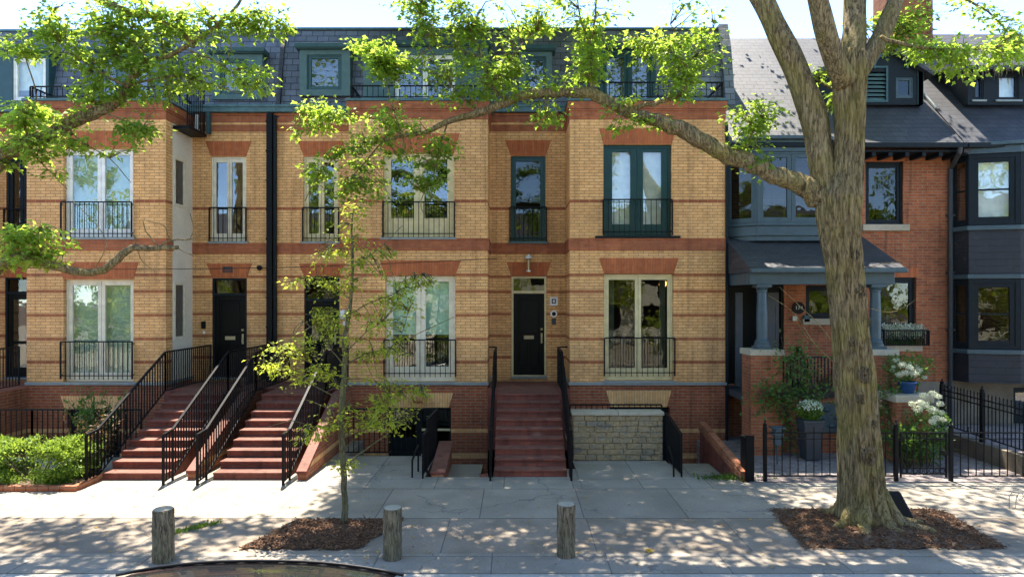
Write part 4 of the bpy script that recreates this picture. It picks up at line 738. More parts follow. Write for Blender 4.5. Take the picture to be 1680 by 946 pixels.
class Tree:
    def __init__(s, seed): s.wood = MB(); s.pts = []; s.P=[]; s.D=[]; s.N=[]; s.S=[]; s.T=[]; s.r = np.random.default_rng(seed); s.bp = None
    def limb(s, path, rad, n=10, sub=4, gnarl=.0, anchor=True):
        path = [np.array(p) for p in path]; out=[]; rr=[]
        for i in range(len(path)-1):                              # Catmull-Rom through the points
            p0=path[max(i-1,0)]; p1=path[i]; p2=path[i+1]; p3=path[min(i+2,len(path)-1)]
            for k in range(sub):
                t=k/sub; out.append(.5*((2*p1)+(-p0+p2)*t+(2*p0-5*p1+4*p2-p3)*t*t+(-p0+3*p1-3*p2+p3)*t**3)); rr.append(rad[i]+(rad[i+1]-rad[i])*t)
        out.append(path[-1]); rr.append(rad[-1])
        if gnarl:
            for i in range(1,len(out)): out[i] = out[i]+s.r.normal(0,gnarl,3)*rr[i]
        ph = s.r.uniform(0,6,6)
        def fn(i,j,p,a):
            if rr[i] < .05: return 1
            z = i*.6; return 1+.05*math.sin(5*a+ph[0]+z*.25)+.035*math.sin(9*a+ph[1]-z*.3)+.03*math.sin(3*a+ph[2]+z*.7)+.03*math.sin(z*1.3+ph[3])
        s.wood.tube(out, rr, n, fn)
        if anchor: s.pts += [(p,r) for p,r in zip(out,rr)]; s.bp = None
        return out
    def near(s, p):
        if s.bp is None: s.bp = np.array([q for q,_ in s.pts])
        return s.bp[np.argmin(((s.bp-p)**2).sum(1))]
    def spray(s, c, leaf=.10, n=16, tint=.5, twig=True, L=None, start=None):
        c = np.array(c); b = s.near(c) if start is None else np.array(start); v = c-b; d = np.linalg.norm(v)+1e-6; r = s.r
        if twig:
            m = b+v*.5+np.array([0,0,.10*d])+r.normal(0,.06*d,3)
            path = [b,(b+m)/2+r.normal(0,.015*d,3),m,(m+c)/2+r.normal(0,.02*d,3),c]; w = .004+.004*min(d,2); s.wood.tube(path,[w*1.6,w*1.2,w,w*.7,.003],5)
        v = v/d; v[2] *= .4; v /= np.linalg.norm(v)+1e-6; L = L or r.uniform(.25,.5)
        for i in range(n):
            t = r.uniform(-.1,1); side = r.normal(0,1,3); side[2] *= .35
            p = c-v*L*(1-t)*.9+side*.10*(leaf/.1); d_ = v*.7+side*.9+np.array([0,0,-.35]); nn = np.array([0,0,1.])+r.normal(0,.5,3)
            s.P.append(p); s.D.append(d_); s.N.append(nn); s.S.append(leaf*r.uniform(.5,1.3)); s.T.append(tint+r.normal(0,.22))
    def cluster(s, px, py, D, rx, ry, n, leaf=.10, tint=.5, rd=None, per=16, twig=True):
        c = np.array(at(px,py,D)); sc = D/F; R3 = np.array([rx*sc, rd or rx*sc*.8, ry*sc]); ns = max(2, n//5); left = n
        for k in range(ns):                                       # layered plates of foliage with gaps between them
            u = s.r.normal(0,1,3); u = u/np.linalg.norm(u)*s.r.uniform(.1,1.25)**.6; q = c+u*R3; f = s.r.uniform(.22,.45); m = int(round(left/(ns-k))); left -= m
            for i in range(m):
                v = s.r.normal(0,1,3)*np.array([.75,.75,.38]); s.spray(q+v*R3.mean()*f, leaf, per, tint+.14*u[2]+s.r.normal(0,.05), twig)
    def finish(s, name, label, cat, loc, bark, leafmat, group=None, trunkname='trunk', narrow=False):
        t = thing(name, label, cat, loc, group)
        s.wood.build(trunkname, M[bark], t, smooth=True)
        if s.P: leaf_mesh('crown', s.P, s.D, s.N, np.array(s.S), np.array(s.T), leafmat, t, narrow)
        return t
# --- the big tree at the right
BT = Tree(3); D0 = 10.3
pp = lambda pts, d=D0, dd=0: [at(px,py,d+dd*i) for i,(px,py,*_) in enumerate(pts)]
rr_ = lambda pts, d=D0: [q[2]*d/F for q in pts]
ph = [.3,1.7,4.0]
def furrow(i,j,p,a):
    fl = max(0,.6-p[2])/.6; root = fl**2*(.30*max(0,math.sin(5*a+.6))+.12*max(0,math.sin(8*a+2)))
    z = p[2]; w = .5*math.sin(z*2.1)+.3*math.sin(z*5.3+1)
    f = .045*math.sin(17*a+w*2)+.04*math.sin(25*a-w*3+1)+.022*math.sin(37*a+w*4+z*1.5)+.03*math.sin(3*a+z*1.4)+.02*math.sin(z*4.1+2*a)
    k = sum(q[2]*(1.5*math.exp(-dd)-2.2*math.exp(-3.5*dd)) for q in KN for dd in [((z-q[0])**2)/.012+((a-q[1]+math.pi)%(2*math.pi)-math.pi)**2/.08])
    return 1+f+root+k
KN = [(1.9,4.6,.13),(1.25,4.4,.10),(2.75,4.9,.13),(.75,4.7,.10),(3.3,5.4,.08),(2.2,5.3,.07),(1.55,5.2,.08),(4.3,5.0,.10)]
tr = [(1422, 868, 45.6), (1420, 850, 40.9), (1417, 825, 36.1), (1414, 795, 34.2), (1410, 740, 31.7), (1407, 690, 30.4), (1403, 640, 29.4), (1399, 590, 29.0), (1394, 540, 27.6), (1390, 490, 26.7), (1386, 440, 26.7), (1380, 390, 30), (1376, 350, 33), (1378, 325, 33), (1385, 295, 27), (1390, 265, 23.5), (1393, 230, 22.5), (1394, 190, 22.5), (1393, 150, 24), (1393, 122, 26), (1395, 104, 25), (1398, 86, 21)]
pa = pp(tr); ra = rr_(tr); o2=[]; r2=[]
for i in range(len(pa)-1):
    for k in range(14): o2.append(pa[i].lerp(pa[i+1],k/14)); r2.append(ra[i]+(ra[i+1]-ra[i])*k/14)
BT.wood.tube(o2+[pa[-1]], r2+[ra[-1]], 96, furrow); BT.pts += [(np.array(p),.3) for p in o2[140:]]
BT.limb(pp([(1372,350,22),(1358,310,20),(1346,255,20.5),(1335,195,21),(1318,145,20),(1300,100,19),(1274,50,18.5),(1250,0,17.5),(1215,-60,16),(1170,-130,13),(1110,-230,10),(1050,-330,6)],D0,.06), [q*D0/F for q in (22,20,20.5,21,20,19,18.5,17.5,16,13,10,6)], 28)
BT.limb(pp([(1388,135,18),(1372,105,17),(1356,60,15.5),(1344,10,14.5),(1330,-50,13),(1300,-160,10),(1290,-280,6)],D0-.1,-.12), [q*D0/F for q in (18,17,15.5,14.5,13,10,6)], 24)
BT.limb(pp([(1398,100,19),(1402,50,17.5),(1402,0,18),(1405,-70,16),(1430,-170,12),(1450,-300,6)],D0+.05,.15), [q*D0/F for q in (19,17.5,18,16,12,6)], 24)
BT.limb(pp([(1402,128,16),(1422,98,14.5),(1445,60,13.5),(1462,22,13),(1475,-10,12.5),(1495,-70,11),(1540,-160,8),(1600,-250,5)],D0,.05), [q*D0/F for q in (16,14.5,13.5,13,12.5,11,8,5)], 24)
hl = [(1372,345,20),(1350,322,21),(1325,308,18),(1298,296,15),(1259,281,14),(1215,262,13.5),(1178,245,13),(1134,221,13.5),(1090,200,11.5),(1043,189,9.5),(1020,178,9.5),(999,167,9),(968,154,9),(924,153,7.5),(874,154,7.5),(838,165,6.5),(792,183,6),(734,200,4.8),(701,216,4),(660,223,3.2),(630,230,3),(589,238,2.3),(548,257,1.6)]
HL = BT.limb([at(a,b,D0+.06*i) for i,(a,b,c) in enumerate(hl)], [c*(D0+.06*i)/F for i,(a,b,c) in enumerate(hl)], 16, 4, .12)
def tw(pts, d, r0, r1=.006, n=6, tree=BT): tree.limb([at(a,b,d) for a,b in pts], list(np.linspace(r0,r1,len(pts))), n, 3, .4)
tw([(968,152),(969,110),(968,75),(955,40),(947,0),(940,-40)], 11.0, .03); tw([(968,75),(975,40),(978,0),(985,-40)], 11.0, .022)
tw([(1030,180),(1060,172),(1090,165),(1122,150),(1120,110),(1115,70),(1100,40)], 10.8, .045); tw([(1120,110),(1150,80),(1170,50)], 10.8, .018); tw([(1120,100),(1085,75),(1060,70)],10.8,.014)
tw([(838,165),(812,150),(798,120),(790,90),(770,50),(755,10)], 11.2, .03); tw([(800,140),(830,110),(850,80),(880,50)], 11.2, .02); tw([(790,95),(750,80),(715,75)],11.2,.015)
tw([(792,183),(770,170),(740,140),(720,110),(700,60),(690,10)], 11.3, .022); tw([(734,200),(722,240),(712,290),(690,330),(700,360)], 11.4, .016); tw([(660,223),(630,200),(590,190),(540,185),(500,178)], 11.5, .014)
tw([(630,230),(600,265),(570,300),(560,330)], 11.6, .014); tw([(660,223),(640,160),(630,110)],11.4,.014); tw([(589,238),(545,262),(515,300),(500,330)],11.6,.012)
tw([(1215,262),(1225,235),(1240,210),(1255,185)], 10.6, .02); tw([(1445,60),(1490,75),(1530,80),(1580,82),(1630,80)], 10.0, .03, .008); tw([(1495,-70),(1560,-20),(1620,20),(1660,60)],10.4,.03); tw([(1340,130),(1372,150),(1380,140)],10.9,.02)
tw([(1366,560),(1340,528),(1310,500),(1278,470)],10.1,.008,.003); tw([(1366,592),(1335,562),(1305,515),(1262,485)],10.1,.008,.003); tw([(1335,562),(1318,545),(1300,512)],10.1,.005,.003); tw([(1425,505),(1460,512),(1490,500),(1505,488)],10.1,.006,.003); tw([(1420,440),(1450,432),(1480,428)],10.1,.006,.003)
tw([(1420,100),(1440,90),(1480,60),(1500,30)],11.2,.02)
BT.limb([at(1050,-330,10.9),(-1.5,11.5,13.2),(-4,12.8,13.8)], [.055,.04,.02], 8); BT.limb([at(1110,-230,10.8),(1.5,14.5,13.5),(.5,17.5,14)], [.08,.05,.02], 8); BT.limb([at(1300,-160,9.7),(3.5,13.5,13.0),(3.0,17,14.2)], [.08,.05,.02], 8); BT.limb([at(1600,-250,10.6),(8.5,12.5,13),(10,14,13.6)], [.05,.03,.02], 8)
for c in [(1115,75,10.8,72,52,62,.8),(1105,130,10.8,58,32,30,.85),(1060,95,10.8,25,30,10,.7),(950,112,11,52,48,42,.85),(985,60,11,40,25,12,.5),(960,20,11,75,28,26,.35),(880,30,11.2,55,35,22,.4),
          (800,90,11.2,85,58,66,.5),(770,140,11.2,80,30,40,.5),(860,120,11.2,50,40,24,.5),(690,20,11.3,52,40,44,.3),(755,35,11.3,45,35,30,.3),(630,105,11.4,50,45,44,.85),(600,80,11.4,25,30,14,.85),(680,95,11.4,40,40,20,.6),
          (532,185,11.5,50,18,24,.9),(520,215,11.6,36,22,14,.3),(640,205,11.4,80,16,26,.8),(610,245,11.6,70,25,36,.3),(680,260,11.5,50,35,18,.3),(590,300,11.6,45,30,20,.25),(520,300,11.6,34,40,14,.3),(720,240,11.4,40,40,16,.5),(700,330,11.4,40,40,10,.25),(640,290,11.5,60,40,14,.4),
          (1235,195,10.6,50,28,26,.8),(1225,235,10.6,45,24,16,.35),(1580,80,10.0,70,22,34,.9),(1560,110,10.0,45,18,14,.9),(1660,65,10.3,30,42,20,.75),(1635,20,10.4,35,22,8,.6),(1480,70,11.3,45,42,34,.4),(1440,25,11.3,30,35,14,.35),(1530,15,11,35,18,7,.3),(1350,120,10.9,22,18,8,.6),(1362,170,10.9,10,24,5,.6),(1040,165,10.8,25,14,7,.8),(1060,205,10.7,40,12,9,.9),(870,190,11,60,18,9,.6),(1640,100,10.0,25,14,6,.8),(1010,215,10.8,16,10,4,.9)]:
    BT.cluster(*c[:3], c[3], c[4], max(3,int(c[5]*KF)), .088, c[6], per=14)
# unseen sprays added to shade the ground, dappled at the kerb, dense mid-row
LTREE = Tree(5)
def shade(xg, yg):
    if -3.9 < xg < -1.5 and 8.2 < yg < 10.2: return .22
    if yg < 10.35: return (.95 if xg > -8.5 else .55)*(.35 if yg < 8.7 else 1)
    if xg < -2.75: return 0 if yg < 15.5 else .5
    if xg < 4.3: return 4.2
    if xg < 6.8: return .6 if yg < 12.5 else (1.1 if yg < 13.2 else .25)
    return .28 if yg < 12.4 else (1.0 if yg < 13.1 else .12)
sx, sy = math.tan(R(SUN_AZ))/SUN_TAN, 1/SUN_TAN
def shade_sprays_above(n):
    r = np.random.default_rng(21); cl = r.normal(0,1,(14,4)); k = 0
    for _ in range(n*40):
        if k >= n: break
        xg = r.uniform(-12,13); yg = r.uniform(7.4,16.4); z = r.uniform(8.6,14.5)
        x = xg-z*sx; y = yg+z*sy
        if z < CAMZ+.452*y+.25 and -9.8 < x*10/y*1.02 < 9.8: continue
        den = shade(xg, yg)
        gap = math.sin(xg*1.35+1.3*math.sin(yg*1.9))*math.sin(yg*2.6+1.7*math.sin(xg*1.1))
        if yg < 10.35 or xg > 4.3: den = den*(1.25 if gap > .05 else .25)
        if r.uniform(0,2.8) > den: continue
        T = LTREE if x < -4.4 else BT
        T.spray((x,y,z), .15, 8, .4, twig=False, L=.5, start=(x-.3,y,z-.1)); k += 1
shade_sprays_above(7600)
for a_,l_,w_ in ((4.2,.68,.11),(4.95,.60,.10),(5.6,.85,.11),(6.1,.62,.10),(3.6,.6,.10),(.6,.6,.10),(2.6,.6,.10)):      # roots that run out into the mulch
    b_ = at(1421,852,D0); ca,sa = math.cos(a_),math.sin(a_); BT.limb([(b_.x+ca*.20,b_.y+sa*.20,.55),(b_.x+ca*.36,b_.y+sa*.36,.20),(b_.x+ca*.5,b_.y+sa*.5,.075),(b_.x+ca*(.4+l_*.5)+.04,b_.y+sa*(.4+l_*.5),.06),(b_.x+ca*l_,b_.y+sa*l_,-.02)],[w_*.8,w_,w_*.75,w_*.5,.03],14,4,.06,anchor=False)
big = BT.finish('broad_tree', 'big leaning tree with furrowed mossy trunk and long horizontal limb', 'tree', tuple(at(1420,860,D0)), 'bark', 'leaf')
for px,py,rk in ((1398,478,.075),(1412,527,.05),(1403,612,.085),(1396,650,.05),(1409,740,.10),(1418,690,.045),(1389,420,.06),(1437,660,.05),(1385,560,.045)):   # scars where branches have gone
    p = at(px,py,D0); i_ = min(range(len(pa)), key=lambda i: abs(pa[i].z-p.z)); y_ = pa[i_].y-ra[i_]*math.sqrt(max(.05,1-((p.x-pa[i_].x)/ra[i_])**2))*.985
    m = MB()
    for q_,th_ in ((rk,.32),(rk*.55,.30)): m.tube([(p.x+q_*.85*math.cos(t)+.008*math.sin(5*t+px), y_-.004+.01*math.cos(3*t), p.z+q_*1.15*math.sin(t)+.01*math.sin(4*t+py)) for t in np.linspace(0,2*math.pi,25)], rk*th_, 8, lambda i,j,p2,a: 1+.25*math.sin(i*1.9+px))
    m.build('knot', M['knot_bark'], big, smooth=True)
# --- the tree that reaches in from the left
LTREE.wood.tube([(-10.6,9.6,-.1),(-10.55,9.6,.4),(-10.5,9.6,2),(-10.4,9.6,4),(-10.3,9.7,6),(-10.3,9.8,8),(-10,10,10),(-9.5,10.3,12.5)],[.5,.36,.32,.30,.27,.22,.16,.06],28)
d = 10.2
LTREE.limb([(-10.3,9.7,6),at(-40,275,9.9),at(0,258,10),at(50,232,10),at(110,203,d),at(165,182,d),at(195,165,d),at(215,130,d),at(238,100,d),at(270,95,d),at(300,80,d),at(345,50,d),at(385,15,d),at(405,-20,d)],[.15,.11,.10,.095,.09,.08,.07,.055,.05,.036,.034,.03,.024,.012],12,4,.15)
LTREE.limb([(-10.35,9.65,4.6),at(-60,455,9.8),at(0,437,9.9),at(40,420,9.9),at(85,436,10),at(150,448,10),at(185,432,10),at(215,408,10),at(250,408,10),at(292,405,10)],[.12,.10,.085,.075,.065,.055,.055,.05,.042,.03],12,4,.12)
LTREE.limb([(-10.2,9.85,8.5),at(60,-60,10.2),at(130,-25,10.2),at(165,0,10.2),at(205,20,10.2),at(245,24,10.2),at(270,40,10.2),at(300,55,10.2),at(318,78,10.2)],[.14,.09,.07,.065,.06,.055,.045,.04,.02],12,4,.15)
lt = lambda pts,dd,r0: tw(pts,dd,r0,.005,5,LTREE)
lt([(250,408),(280,395),(312,392),(330,385)],10,.018); lt([(262,406),(240,380),(235,362)],10,.01); lt([(285,400),(275,385),(268,370),(240,362)],10,.008); lt([(215,408),(225,395),(215,380)],10,.008); lt([(225,410),(235,430),(255,445)],10,.006); lt([(312,392),(318,375),(312,350)],10,.006); lt([(285,403),(305,415),(318,420)],10,.006); lt([(150,448),(175,400),(150,360),(120,330)],10,.006)
lt([(238,100),(232,80),(200,60),(170,30)],10.1,.016); lt([(205,140),(150,110),(110,80),(80,50),(85,20)],10.1,.018); lt([(215,140),(260,128),(300,125),(350,140),(400,155)],10.2,.02); lt([(300,80),(330,90),(370,110),(400,140),(425,140)],10.2,.016); lt([(345,50),(390,35),(430,20),(465,35)],10.2,.014); lt([(270,95),(265,60),(285,30)],10.2,.012)
lt([(50,232),(40,200),(60,160),(40,90),(20,60)],10,.018); lt([(110,203),(130,230),(180,260),(215,300)],10,.010); lt([(165,182),(210,200),(240,215)],10,.010); lt([(0,437),(30,400),(60,375)],9.9,.012); lt([(205,20),(215,60),(190,90)],10.2,.012); lt([(60,260),(90,290),(110,310)],10,.008)
for c in [(38,85,10,30,22,12,.85),(15,60,10,15,12,5,.7),(55,205,10,75,55,80,.9),(110,250,10,45,22,16,.75),(20,260,10,25,20,10,.8),(130,60,10.1,65,55,66,.5),(80,40,10.1,25,30,12,.8),(230,50,10.2,85,45,56,.45),(215,120,10.1,70,45,60,.4),(180,85,10.1,40,30,20,.4),(320,35,10.2,65,35,34,.6),(400,45,10.2,60,32,30,.4),(430,25,10.2,38,30,16,.3),(395,85,10.2,50,25,14,.75),(425,140,10.2,34,22,16,.85),(320,115,10.2,45,25,14,.6),(350,145,10.2,50,16,12,.7),
          (222,210,10.1,40,25,22,.35),(150,150,10.1,40,25,16,.4),(210,235,10.1,25,16,6,.8),(50,385,9.9,52,38,46,.8),(70,420,9.9,40,18,16,.5),(15,440,9.9,18,30,9,.85),(90,280,10,25,12,4,.4),(300,60,10.2,30,30,10,.5),(270,160,10.1,30,20,8,.5)]:
    LTREE.cluster(*c[:3], c[3], c[4], max(3,int(c[5]*1.15)), .088, c[6], per=14)
LTREE.finish('broad_tree', 'leafy tree reaching in from the left edge on two bare crooked limbs', 'tree', (-10.6,9.6,0), 'bark', 'leaf')
# --- the young tree
YT = Tree(9); dy = 10.3
yt = [(566,856,5.5),(565,800,5),(562,740,5),(560,690,5),(563,640,5),(566,600,4.6),(565,560,4),(572,520,3.2),(577,470,2.8),(578,420,2.2),(577,380,1.6),(580,345,.8)]
YT.limb([at(a,b,dy) for a,b,c in yt],[c*dy/F for a,b,c in yt],10,4,.15)
yw = lambda pts,r0,dd=0: YT.limb([at(a,b,dy+dd*i/len(pts)) for i,(a,b) in enumerate(pts)], list(np.linspace(r0,.004,len(pts))), 6, 3, .4)
yw([(562,770),(580,752),(610,730),(650,700),(690,670),(710,660)],.016,.5); yw([(566,600),(600,580),(640,570),(690,545),(745,520)],.013,.4); yw([(566,600),(545,575),(520,545),(490,520)],.011,-.4); yw([(565,660),(530,640),(480,615),(430,590)],.012,-.3); yw([(564,640),(520,600),(470,580),(440,560)],.010,.4); yw([(563,690),(520,700),(480,690),(440,700)],.009,-.5)
yw([(560,720),(610,700),(650,690)],.010,-.4); yw([(573,515),(610,495),(650,480),(690,450)],.010,.4); yw([(575,490),(540,465),(510,455),(480,460)],.009,.3); yw([(577,440),(600,425),(630,400),(660,370)],.007,-.3); yw([(578,420),(550,400),(530,385)],.006,.2); yw([(566,560),(530,520),(500,515)],.007,.5); yw([(563,700),(540,670),(500,655)],.008,.4); yw([(566,580),(600,545),(625,530)],.008,-.4); yw([(562,740),(590,710),(640,650),(690,630)],.009,.2); yw([(640,570),(660,545),(670,510)],.006,.3)
for c in [(578,355,30,20,9,.35),(580,385,26,20,9,.35),(600,425,45,18,12,.35),(560,430,40,22,12,.35),(575,470,30,20,10,.4),(520,462,48,12,16,.85),(650,460,45,14,12,.5),(660,490,40,14,16,.9),(600,515,50,20,16,.7),(520,515,36,14,10,.7),(690,470,30,10,8,.6),(490,565,42,10,14,.9),(640,505,45,10,12,.9),(625,545,35,20,12,.8),(540,560,30,18,9,.6),(590,575,28,22,9,.45),(640,575,40,14,12,.7),(470,608,46,12,16,.9),(560,610,45,16,14,.8),(620,620,42,16,12,.6),(500,625,40,10,8,.7),(600,650,30,10,8,.7),(660,655,36,8,14,.85),(690,648,24,6,8,.9),(600,680,55,12,20,.7),(640,690,45,8,10,.7),(545,690,38,16,14,.7),(610,705,40,10,10,.6),(520,720,30,10,8,.7),(590,765,20,7,8,.5),(460,575,30,8,8,.7),(660,430,30,14,6,.5)]:
    YT.cluster(c[0],c[1],dy, c[2],c[3], int(c[4]*1.5), .068, min(1,c[5]+.15), per=10)
YT.finish('young_tree', 'slender young tree with sparse yellow green leaves in a mulch bed', 'tree', tuple(at(566,852,dy)), 'young_bark', 'leaf_young', narrow=True)
# --- trees across the street, behind the camera: seen only as reflections
def mass(name, n, x0,x1,y0,y1,z0,z1, mat, size=.3, seed=1, lump=1):
    r = np.random.default_rng(seed); P=[]; cs = [(r.uniform(x0,x1), r.uniform(y0,y1), r.uniform(z0,z1), r.uniform(1.2,2.6)) for _ in range(lump)]
    cs = [c if k%4 else (*c[:2],c[2]*.5+9.5,c[3]*.8) for k,c in enumerate(cs)]
    for i in range(n):
        c = cs[i%lump]; u = r.normal(0,1,3); u /= np.linalg.norm(u); P.append(np.array(c[:3])+u*c[3]*r.uniform(.6,1)*np.array([1,1,.8]))
    P = np.array(P); return leaf_mesh(name, P, r.normal(0,1,(n,3)), r.normal(0,.6,(n,3))+[0,0,.7], r.uniform(.7,1.3,n)*size, r.uniform(0,1,n), mat)
tag(mass('treeline', 29000, -33,30,-16,-9,1.0,9.0,'leaf_young',.36,4,104), 'leafy street trees across the road seen as green reflections in the windows', kind='stuff')
# --- the sunlit houses and pavement across the street, seen only as reflections
g = MB(); g.box(-60,60,-60,-1.0,-1.2,0); struct('far_sidewalk', g, 'sidewalk')
for k,(x0,x1,mt,lab) in enumerate(((-30,-19,'limestone','pale stone house opposite, far to the left'),(-18.9,-8,'limestone','pale stone house opposite, left of the camera'),(-7.9,3,'stucco','pale stone house directly opposite the steps'),(3.1,14,'stucco','pale stone house opposite, facing the brick house'),(14.1,28,'stucco','pale stone house opposite, far to the right'))):
    t = thing('house_opposite', lab, 'house', ((x0+x1)/2,-17,0), 'houses across the street'); m = MB(); y = -17
    xs = np.linspace(x0+1.2,x1-1.2,4); hs = [(x-.6,x+.6,z,z+1.7) for x in xs for z in (1.2,4.4)]
    m.wall(x0,x1,0,7.5,y,hs,-.2); m.box(x0,x1,-26,y-.9,0,7.4); m.build('wall', M[mt], t)
    m = MB(); [m.box(h[0],h[1],y-.3,y-.2,h[2],h[3]) for h in hs]; m.build('windows', M['black_plastic'], t); m = MB(); m.prism([(y+.4,7.45),(y-4.5,10.5),(y-9.4,7.45)],x0,x1,'x'); m.build('roof', M['slate_old'], t)
# --- hedge, shrubs, climbers, flowers
def bush(name, label, cat, c, rad, n, mat, size=.06, seed=1, stems=6, tint=.5, narrow=True, bias=.3, group=None, flat=False):
    r = np.random.default_rng(seed); t = thing(name, label, cat, (c[0],c[1],c[2]), group); R3 = np.array(rad)
    u = r.normal(0,1,(n,3)); u /= np.linalg.norm(u,axis=1,keepdims=True); 
    if flat: u = np.sign(u)*np.abs(u)**.45; 
    ln = 1+.10*np.sin(u[:,0]*9+seed)+.08*np.sin(u[:,1]*11+2*seed)+.08*np.sin(u[:,2]*8+u[:,0]*5)
    k = r.uniform(bias,1,n)**.5*ln; P = np.array(c)+[0,0,rad[2]]+u*R3*k[:,None]; P[:,2] = np.maximum(P[:,2], c[2]+.02+r.uniform(0,.05,n))
    D = u*[.6,.6,.5]+r.normal(0,.5,(n,3))+[0,0,.25]; N = r.normal(0,.5,(n,3))+u*.5+[0,0,.6]
    leaf_mesh('foliage', P, D, N, r.uniform(.6,1.25,n)*size, tint+.25*u[:,2]*0+r.normal(0,.22,n), mat, t, narrow)
    m = MB()
    for i in range(stems):
        a = r.uniform(0,6.28); e = np.array(c)+[math.cos(a)*rad[0]*.7,math.sin(a)*rad[1]*.7,rad[2]*r.uniform(.9,1.7)]; b = np.array(c)+[math.cos(a)*.08,math.sin(a)*.08,-.02]; m.tube([b,(b+e)/2+r.normal(0,.03,3),e],[.012,.008,.004],5)
    m.build('stem', M['twig_bark'], t); return t
hc = (-8.85,12.62,.05)
bush('hedge', 'low bright green hedge in a brick edged bed, lower left corner', 'hedge', hc, (.98,.46,.36), 14000, 'leaf_hedge', .066, 3, 20, .65, True, .5, flat=True)
m = MB(); y_ = 12.0
for i in range(14): m.box(-10.6+.2*i, -10.6+.2*i+.192, y_, y_+.1, .003, .10)
m.box(-7.82,-7.72,12.0,12.9,.003,.10); tag(m.build('brick_edging', M['red_brick'], bevel=.008), 'row of red bricks edging the bed in front of the hedge', 'edging')
m = MB(); m.box(-12,-7.825,12.105,13.1,.004,.06); tag(m.build('hedge_bed', M['soil']), kind='structure')
def wild(name, label, c, rad, ns, nl, mat, size, seed, cat='shrub', tint=.5, up=1.0):
    r = np.random.default_rng(seed); t = thing(name, label, cat, c); m = MB(); P=[];D=[];N=[]
    for i in range(ns):
        a = r.uniform(0,6.28); rad_ = r.uniform(.3,1); e = np.array(c)+[math.cos(a)*rad[0]*rad_,math.sin(a)*rad[1]*rad_,rad[2]*r.uniform(.5,1)*up]; b = np.array(c)+r.normal(0,.05,3)*[1,1,0]; mid = (b+e)/2+[0,0,.15*rad[2]]+r.normal(0,.06,3)
        m.tube([b,mid,e],[.010,.007,.003],5)
        for k in range(nl):
            q = r.uniform(.25,1.05); p = (b*(1-q)**2+2*mid*q*(1-q)+e*q*q)+r.normal(0,.04,3); d_ = (e-b)/np.linalg.norm(e-b)+r.normal(0,.8,3); P.append(p);D.append(d_);N.append(r.normal(0,.5,3)+[0,-.3,.9])
    m.build('stem', M['twig_bark'], t); leaf_mesh('foliage',P,D,N,r.uniform(.6,1.2,len(P))*size,tint+r.normal(0,.2,len(P)),mat,t,True); return t
wild('shrub', 'half dry brown shrub between the hedge and the far left steps', (-8.25,13.4,.0), (.65,.45,1.25), 34, 16, 'dry_leaf', .075, 5)
wild('shrub', 'green bushy shrub under the lowest window of the far left bay', (-8.75,14.3,.0), (.6,.4,1.5), 36, 22, 'leaf_dark', .09, 6, tint=.7)
wild('shrub', 'small dark shrub at the foot of the far left stair railing', (-8.1,12.95,.0), (.32,.3,.7), 26, 16, 'leaf_dark', .06, 7)
def climber(name, label, spots, nl, size, seed, mat='leaf_dark', tint=.6):
    r = np.random.default_rng(seed); p0 = spots[0]; t = thing(name, label, 'climbing plant', p0); m = MB(); P=[];D=[];N=[]
    for a,b,rad in [(spots[i],spots[i+1],.22) for i in range(len(spots)-1)]:
        a = np.array(a); b = np.array(b); m.tube([a,(a+b)/2+r.normal(0,.05,3),b],[.012,.010,.007],5)
        for k in range(nl):
            q = r.uniform(0,1); base = a+(b-a)*q; e = base+r.normal(0,rad,3)*[1,.5,1]
            if k%5 == 0: m.tube([base,(base+e)/2,e],[.005,.004,.002],4)
            P.append(e); D.append(r.normal(0,.7,3)+[0,-.3,-.1]); N.append(r.normal(0,.5,3)+[0,-.7,.6])
    m.build('stem', M['twig_bark'], t); leaf_mesh('foliage',P,D,N,r.uniform(.6,1.2,len(P))*size,tint+r.normal(0,.22,len(P)),mat,t,True); return t
q = lambda px,py,D=14.6: tuple(at(px,py,D))
climber('climbing_plant', 'green climber sprawling over the brick porch pier and porch railing', [q(1300,735),q(1295,690),q(1270,640),q(1250,650),q(1290,645),q(1320,655),q(1345,650),q(1310,610),q(1290,590),q(1325,582)], 150, .09, 11)
climber('climbing_plant', 'dark green climber on the wall right of the big trunk', [q(1470,740,14.0),q(1462,690,14.2),q(1455,650,14.4),q(1475,655,14.2),q(1455,620,14.5)], 150, .09, 12)
def hydrangea(label, c, rad, heads, seed, nleaf=700, size=.075):
    r = np.random.default_rng(seed); t = bush('hydrangea', label, 'hydrangea', c, rad, nleaf, 'leaf_dark', size, seed, 8, .65, True, .3)
    for i,(px,py,D,s) in enumerate(heads):
        p = np.array(at(px,py,D)); n = 170; u = r.normal(0,1,(n,3)); u /= np.linalg.norm(u,axis=1,keepdims=True); P = p+u*[s*.82,s*.7,s*.58]*r.uniform(.75,1.05,(n,1))
        leaf_mesh('flower_head', P, r.normal(0,1,(n,3)), u+r.normal(0,.2,(n,3)), np.full(n,s*.33), r.uniform(0,1,n), 'petal', t, True)
    return t
D1=14.3; hp = at(1488,644,D1)
hydrangea('white hydrangea growing in the blue pot on the stone ledge', (hp.x,D1,hp.z+.22), (.46,.35,.30), [(1470,590,D1-.15,.08),(1480,598,D1-.3,.10),(1476,614,D1-.3,.09),(1492,602,D1-.35,.10),(1486,611,D1-.35,.09),(1500,612,D1-.35,.11),(1507,607,D1-.3,.09),(1517,619,D1-.2,.06),(1464,607,D1-.1,.05),(1466,601,D1-.2,.05),(1494,596,D1-.1,.06),(1505,600,D1,.06)], 31)
m = MB(); m.lathe((hp.x,D1,hp.z),[(.12,0),(.13,.01),(.175,.20),(.19,.21),(.19,.25),(.165,.25),(.155,.18)],24); tag(m.build('flower_pot', M['blue_glaze'], smooth=True), 'glazed blue flower pot standing on the stone ledge', 'flower pot')
